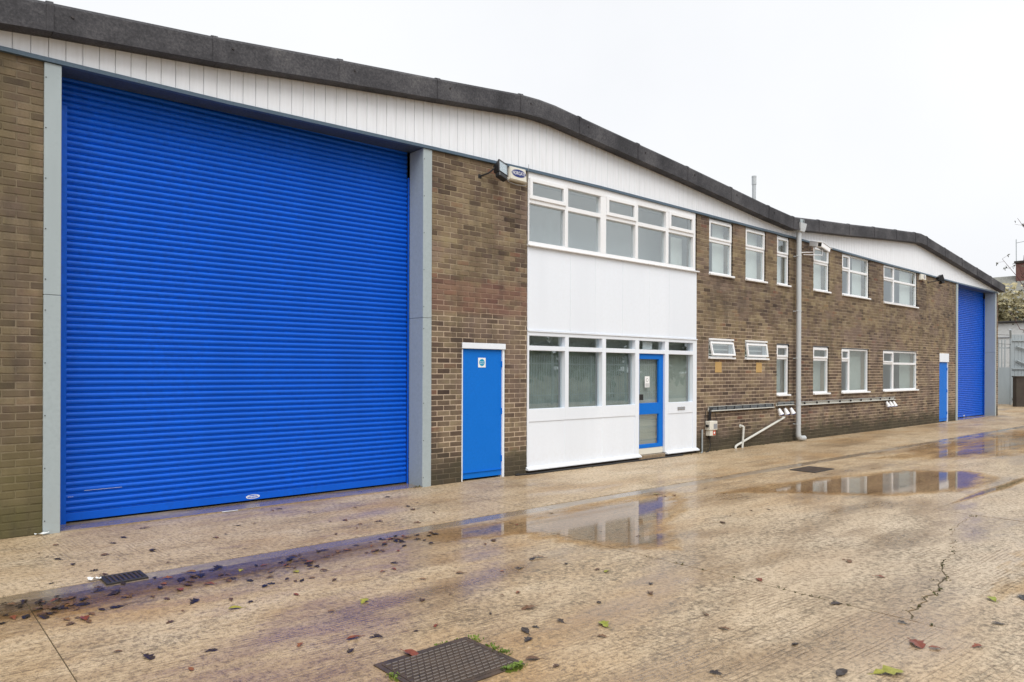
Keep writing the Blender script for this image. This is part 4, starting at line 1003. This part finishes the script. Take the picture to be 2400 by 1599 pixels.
# ---- weeds and moss in joints (nobody could count the blades)
def tufts(name, pts, mat, h_, label, seed, per=14):
    r_ = random.Random(seed); mb = MB()
    for x, y, s_ in pts:
        for k in range(per):
            a = r_.uniform(0, 6.28); d = r_.uniform(0, .035)*s_; hh = h_*s_*r_.uniform(.4, 1.2); lx, ly = math.cos(a)*hh*.8, math.sin(a)*hh*.8; w_ = .006*s_*r_.uniform(.6, 1.6)
            bx_, by = x+math.cos(a)*d, y+math.sin(a)*d; nx_, ny_ = -math.sin(a)*w_, math.cos(a)*w_
            mb.add([(bx_-nx_*.4, by-ny_*.4, -.012), (bx_+nx_*.4, by+ny_*.4, -.012), (bx_+lx*.6+nx_, by+ly*.6+ny_, hh*.8), (bx_+lx, by+ly, hh), (bx_+lx*.6-nx_, by+ly*.6-ny_, hh*.8)], [(0, 1, 2, 3, 4)])
    o = mb.build(name, mat, None, False, (pts[0][0], pts[0][1], 0)); tag(o, label, 'weeds', kind='stuff')
rw = random.Random(4)
tufts('weeds', [(mx1+.05+rw.gauss(0, .012), my0+.10+.4*rw.random(), 1) for k in range(7)]+[(mx0-.03+rw.gauss(0, .012), my0+.05+.3*rw.random(), .9) for k in range(5)]+[(mx0+.2+.4*rw.random(), my1+.045, .5) for k in range(5)]
      +[(mx1-.1*rw.random(), my0-.03, 1.3) for k in range(8)], 'weed', .013, 'tiny green weeds growing round the manhole cover', 5)
tufts('moss', [(x+rw.gauss(0, .015), y+rw.gauss(0, .02), rw.uniform(.5, 1.3)) for x, y in CR if rw.random() < (.7 if 5.1 < x < 6.6 else .15) for _ in range(1)], 'moss', .0055, 'dark moss growing along the crack in the slab', 6, 6)
tufts('weeds', [(5.09+rw.gauss(0, .008), -4.4-2.6*rw.random(), .5) for k in range(16)]+[(rw.uniform(8.8, 12.3), -.09+rw.gauss(0, .02), .8) for k in range(26)]+[(rw.uniform(12.4, 16.2), -.03, .7) for k in range(26)]+[(5.66, -.0, 1.8), (5.6, .02, 1.4)],
      'moss', .016, 'thin moss and dead weeds in the slab joints and along the wall foot', 7, 8)

# ================================================================== BEYOND THE BUILDING
def palisade(name, x0, y0, x1, y1, ztop, label, step=.155, sheet=None, group=None, zs0=.05, posts_=True):
    t = thing(name, (x0, y0, 0), label, 'fence', group); L = math.hypot(x1-x0, y1-y0); ux, uy = (x1-x0)/L, (y1-y0)/L; vx, vy = -uy, ux
    pm = MB(); w_ = .034
    prof = [(-w_, 0), (-w_*.45, -.016), (w_*.45, -.016), (w_, 0)]
    h_ = ztop-zs0; lv = [0, h_-.14]
    v = [(a, b_, z) for z in lv for a, b_ in prof]+[(-w_*1.05, .0, h_), (-.008, -.016, h_-.07), (0, -.016, h_+.02), (.008, -.016, h_-.07), (w_*1.05, 0, h_)]
    f = [(0, 1, 5, 4), (1, 2, 6, 5), (2, 3, 7, 6), (4, 5, 9, 8), (5, 6, 11, 10, 9), (6, 7, 12, 11)]
    v = [(a*ux+b_*vx, a*uy+b_*vy, z) for a, b_, z in v]
    me = MB().add(v, f).data('pale', 'steel_palisade'); n = int(L/step)
    for k in range(n): inst('pale', me, t, (x0+ux*(k+.5)*step, y0+uy*(k+.5)*step, zs0))
    for z in (.45, ztop-.45):
        q = MB()
        P = [(x0, y0), (x1, y1), (x1+vx*.05, y1+vy*.05), (x0+vx*.05, y0+vy*.05)]; q.slab(P, z-.03, z+.03).build('rail', 'steel_palisade', t)
    if posts_:
        k = 0
        while k <= L+.01:
            cx, cy = x0+ux*k+vx*.07, y0+uy*k+vy*.07; B(cx-.04, cx+.04, cy-.04, cy+.04, 0, ztop).build('post', 'steel_palisade', t); k += 2.75
    return t
UX, UY = math.sin(TH), -math.cos(TH)          # the fence closes the yard end square to the entrance road
def along(p, d, off=0.0): return (p[0]+UX*d-UY*off, p[1]+UY*d+UX*off)
G0 = (42.33, 2.35); F0 = along(G0, -3.4)
t = palisade('palisade_fence', F0[0], F0[1], G0[0], G0[1], 3.28, 'grey steel palisade fence between the building end and the sheeted gate')
def panel(p, d0, d1, off, th_, z0, z1): return MB().slab([along(p, d0, off), along(p, d1, off), along(p, d1, off+th_), along(p, d0, off+th_)], z0, z1)
for k in range(34): panel(F0, k*.1, k*.1+.092, -.06, .02, .04, 1.86).build('sheet', 'steel_palisade', t)
q = along(G0, .03, -.05); q2 = along(G0, -.12, -.25)
MB().tube([(q[0], q[1], 0), (q[0], q[1], 3.3), (q2[0], q2[1], 3.72)], .05, 8).build('angled_post', 'steel_palisade', t)
for z in (3.0, 3.45):
    MB().tube([(*along(F0, 3.4*k/6, -.09), z+.03*(k % 2)) for k in range(7)], .010, 5).build('barbed_wire', 'dark_metal', t)
t = thing('steel_gate', (*along(G0, 1.8), 0), 'tall grey sheeted steel gate with diagonal braces behind the low wall', 'gate')
for k in range(22): panel(G0, .1+k*.17, .1+k*.17+.158, 0, .03, .08, 3.49 if k < 21 else 3.4).build('sheet', 'steel_palisade', t)
for z in (.35, 1.8, 3.2): panel(G0, .1, 3.9, -.06, .05, z-.04, z+.04).build('rail', 'steel_palisade', t)
for za, zb in ((2.9, 2.2), (2.2, 1.3)): MB().tube([(*along(G0, .3, -.09), za), (*along(G0, 2.6, -.09), zb)], .04, 6).build('brace', 'steel_palisade', t)
W0 = (40.23, 1.53)
t = thing('low_wall', (*along(W0, 2), 0), 'low dark brick wall with a flat coping in front of the gate', 'wall')
panel(W0, 0, 4.5, 0, .25, -.02, 1.38).build('brickwork', 'dark_brick', t)
for k in range(5): panel(W0, -.03+.9*k, .865+.9*k, -.03, .31, 1.381, 1.44).build('coping_stone', 'dark_brick', t)
# white rendered shed, dark coping, behind the gate
t = thing('white_outbuilding', (52, 2, 0), 'long white rendered outbuilding with a dark roof edge behind the fence', 'building')
B(52, 56, -22, 26, -.1, 4.62).build('wall', 'white_render', t); B(51.8, 56.2, -22.2, 26.2, 4.63, 4.74, ch=.02).build('roof_edge', 'dark_metal', t)
B(51.95, 51.995, -22, 26, 3.72, 3.78).build('band', 'label_grey', t)
# house with slate roof and brick chimney
t = thing('house', (72, 8, 0), 'old house with a grey slate roof and red brick chimney', 'house')
MB().add([(66, -8, 5.2), (66, 22, 5.2), (71, 22, 9.62), (71, -8, 9.62), (76, -8, 5.2), (76, 22, 5.2)], [(0, 3, 2, 1), (3, 4, 5, 2), (0, 4, 3), (1, 2, 5), (0, 1, 5, 4)]).build('roof', 'slate', t)
B(66.3, 75.7, -7.8, 21.8, -.1, 5.19).build('wall', 'white_render', t)
c_ = B(70.4, 71.6, 6.9, 9.05, 9.0, 10.55, ch=.02).build('chimney', 'red_brick_far', t)
B(70.3, 71.7, 6.8, 9.15, 10.55, 10.75, ch=.02).build('chimney_cap', 'dark_brick', c_)
for yy in (7.3, 7.9, 8.5): MB().tube([(71, yy, 10.74), (71, yy, 11.25)], .17, 12, r1=.13).build('chimney_pot', 'red_brick_far', c_)
MB().tube([(70.8, 9.1, 10.2), (70.8, 9.12, 12.6)], .03, 5).tube([(70.8, 9.1, 12.3), (70.8, 7.2, 12.5)], .02, 5).build('aerial', 'galv', c_)

def bush(name, cx, cy, cz, rx, ry, rz, n, mat, label, cat, group, seed, size=.18, trunk=True):
    r_ = random.Random(seed); t = thing(name, (cx, cy, 0), label, cat, group)
    blobs = [(cx+r_.uniform(-.7, .7)*rx, cy+r_.uniform(-.7, .7)*ry, cz+r_.uniform(-.6, .8)*rz, r_.uniform(.25, .5)) for _ in range(26)]
    mb = MB()
    for k in range(n):
        bx_, by, bz, br = blobs[k % len(blobs)]
        d = Vector((r_.gauss(0, 1), r_.gauss(0, 1), r_.gauss(0, 1))).normalized()*r_.random()**.4
        p = Vector((bx_+d.x*rx*br, by+d.y*ry*br, bz+d.z*rz*br)); s_ = size*r_.uniform(.5, 1.3)
        a = Vector((r_.gauss(0, 1), r_.gauss(0, 1), r_.gauss(0, .6))).normalized(); b_ = a.orthogonal().normalized(); b_ = (b_+a.cross(b_)*r_.uniform(-1, 1)).normalized()
        mb.add([p-a*s_, p+b_*s_*.45, p+a*s_, p-b_*s_*.45], [(0, 1, 2, 3)])
    mb.build('crown', mat, t)
    tk = MB()
    if trunk: tk.tube([(cx, cy, -.05), (cx+.05, cy, cz*.5), (cx, cy+.06, cz)], .10, 7, r1=.05)
    for k in range(7):
        q = blobs[k]; tk.tube([(cx, cy, cz*.55), ((cx+q[0])/2, (cy+q[1])/2, cz*.8), q[:3]], .035, 5, r1=.012)
    tk.build('trunk', 'bark', t)
for i, (cy, hz) in enumerate(((3.2, 6.0), (6.6, 6.4), (10.2, 5.8))):
    bush('shrub', 59.5, cy, hz-.7, 1.6, 2.6, 1.9, 2600, 'foliage_olive', 'olive ivy-covered shrub above the white outbuilding', 'shrub', 'shrubs above the white outbuilding', 30+i, .2)
# thin tree at the yard edge, nearly bare
t = thing('young_tree', (36.6, -.75, 0), 'thin nearly bare tree with a few dark leaves by the fence', 'tree')
rt = random.Random(8); tw = MB(); lv = MB()
tw.tube([(36.6, -.75, -.05), (36.58, -.73, 2.4), (36.5, -.7, 4.4), (36.45, -.68, 6.0)], .075, 8, r1=.03)
ends = [((36.5, -.7, 3.4), (35.9, -.1, 4.6), (35.4, .35, 5.6), (35.0, .75, 6.3)), ((36.5, -.7, 4.0), (36.0, -.2, 4.9), (35.7, .1, 5.3), (35.55, .3, 6.0)), ((36.45, -.68, 5.6), (36.1, -.3, 6.6), (35.75, .05, 7.4), (35.5, .35, 8.0)),
        ((36.45, -.68, 5.2), (36.2, -.4, 6.0), (35.95, -.15, 6.5), (35.75, .05, 7.0)), ((36.5, -.7, 2.7), (36.0, -.2, 3.2), (35.5, .25, 3.4), (35.2, .5, 4.1)), ((36.5, -.7, 4.6), (36.3, -.5, 5.3), (36.1, -.3, 5.7), (36.05, -.25, 6.3)),
        ((36.5, -.7, 2.2), (36.2, -.4, 2.7), (35.9, -.1, 3.2), (35.75, .05, 4.0)), ((36.5, -.7, 4.2), (37.0, -1.3, 5.0), (37.4, -1.7, 6.0), (37.6, -2, 6.8)), ((36.45, -.68, 5.8), (36.7, -1.2, 6.9), (37, -1.5, 7.6), (37.1, -1.7, 8.2))]
for e in ends:
    tw.tube(e, .022, 6, r1=.006)
    for k in range(9):
        a, b_ = Vector(e[2]), Vector(e[3]); p = a+(b_-a)*rt.uniform(-.3, 1.05)
        q = p+Vector((rt.uniform(-.25, .25), rt.uniform(-.25, .25), rt.uniform(-.1, .28))); tw.tube([p, q], .005, 4)
        if rt.random() < .85:
            for j in range(rt.choice((1, 2, 3))):
                d = Vector((rt.uniform(-.7, .7), rt.uniform(-.7, .7), rt.uniform(-1, .3))).normalized()*.13; n_ = d.orthogonal().normalized()*.045; qq = q+Vector((rt.uniform(-.06, .06), rt.uniform(-.06, .06), rt.uniform(-.05, .05)))
                lv.add([qq, qq+d*.5+n_, qq+d, qq+d*.5-n_], [(0, 1, 2, 3)])
tw.build('trunk', 'bark_red', t); lv.build('crown', 'leaf_twig', t)

# ---- what stands behind the photographer and shows in the glass
palisade('palisade_fence', -14, -16.5, 34, -16.5, 2.4, 'long grey palisade fence along the far side of the yard, opposite the building', step=.165)
for i in range(13):
    x = -12+i*4.2; r_ = random.Random(90+i)
    bush('tree', x+r_.uniform(-.8, .8), -20.5+r_.uniform(-1, 1), 3.0+r_.uniform(-.2, .4), 2.7, 1.8, 2.5, 1500, 'foliage_green', 'dense green tree in the row behind the opposite palisade fence', 'tree', 'trees behind the opposite fence', 60+i, .38)
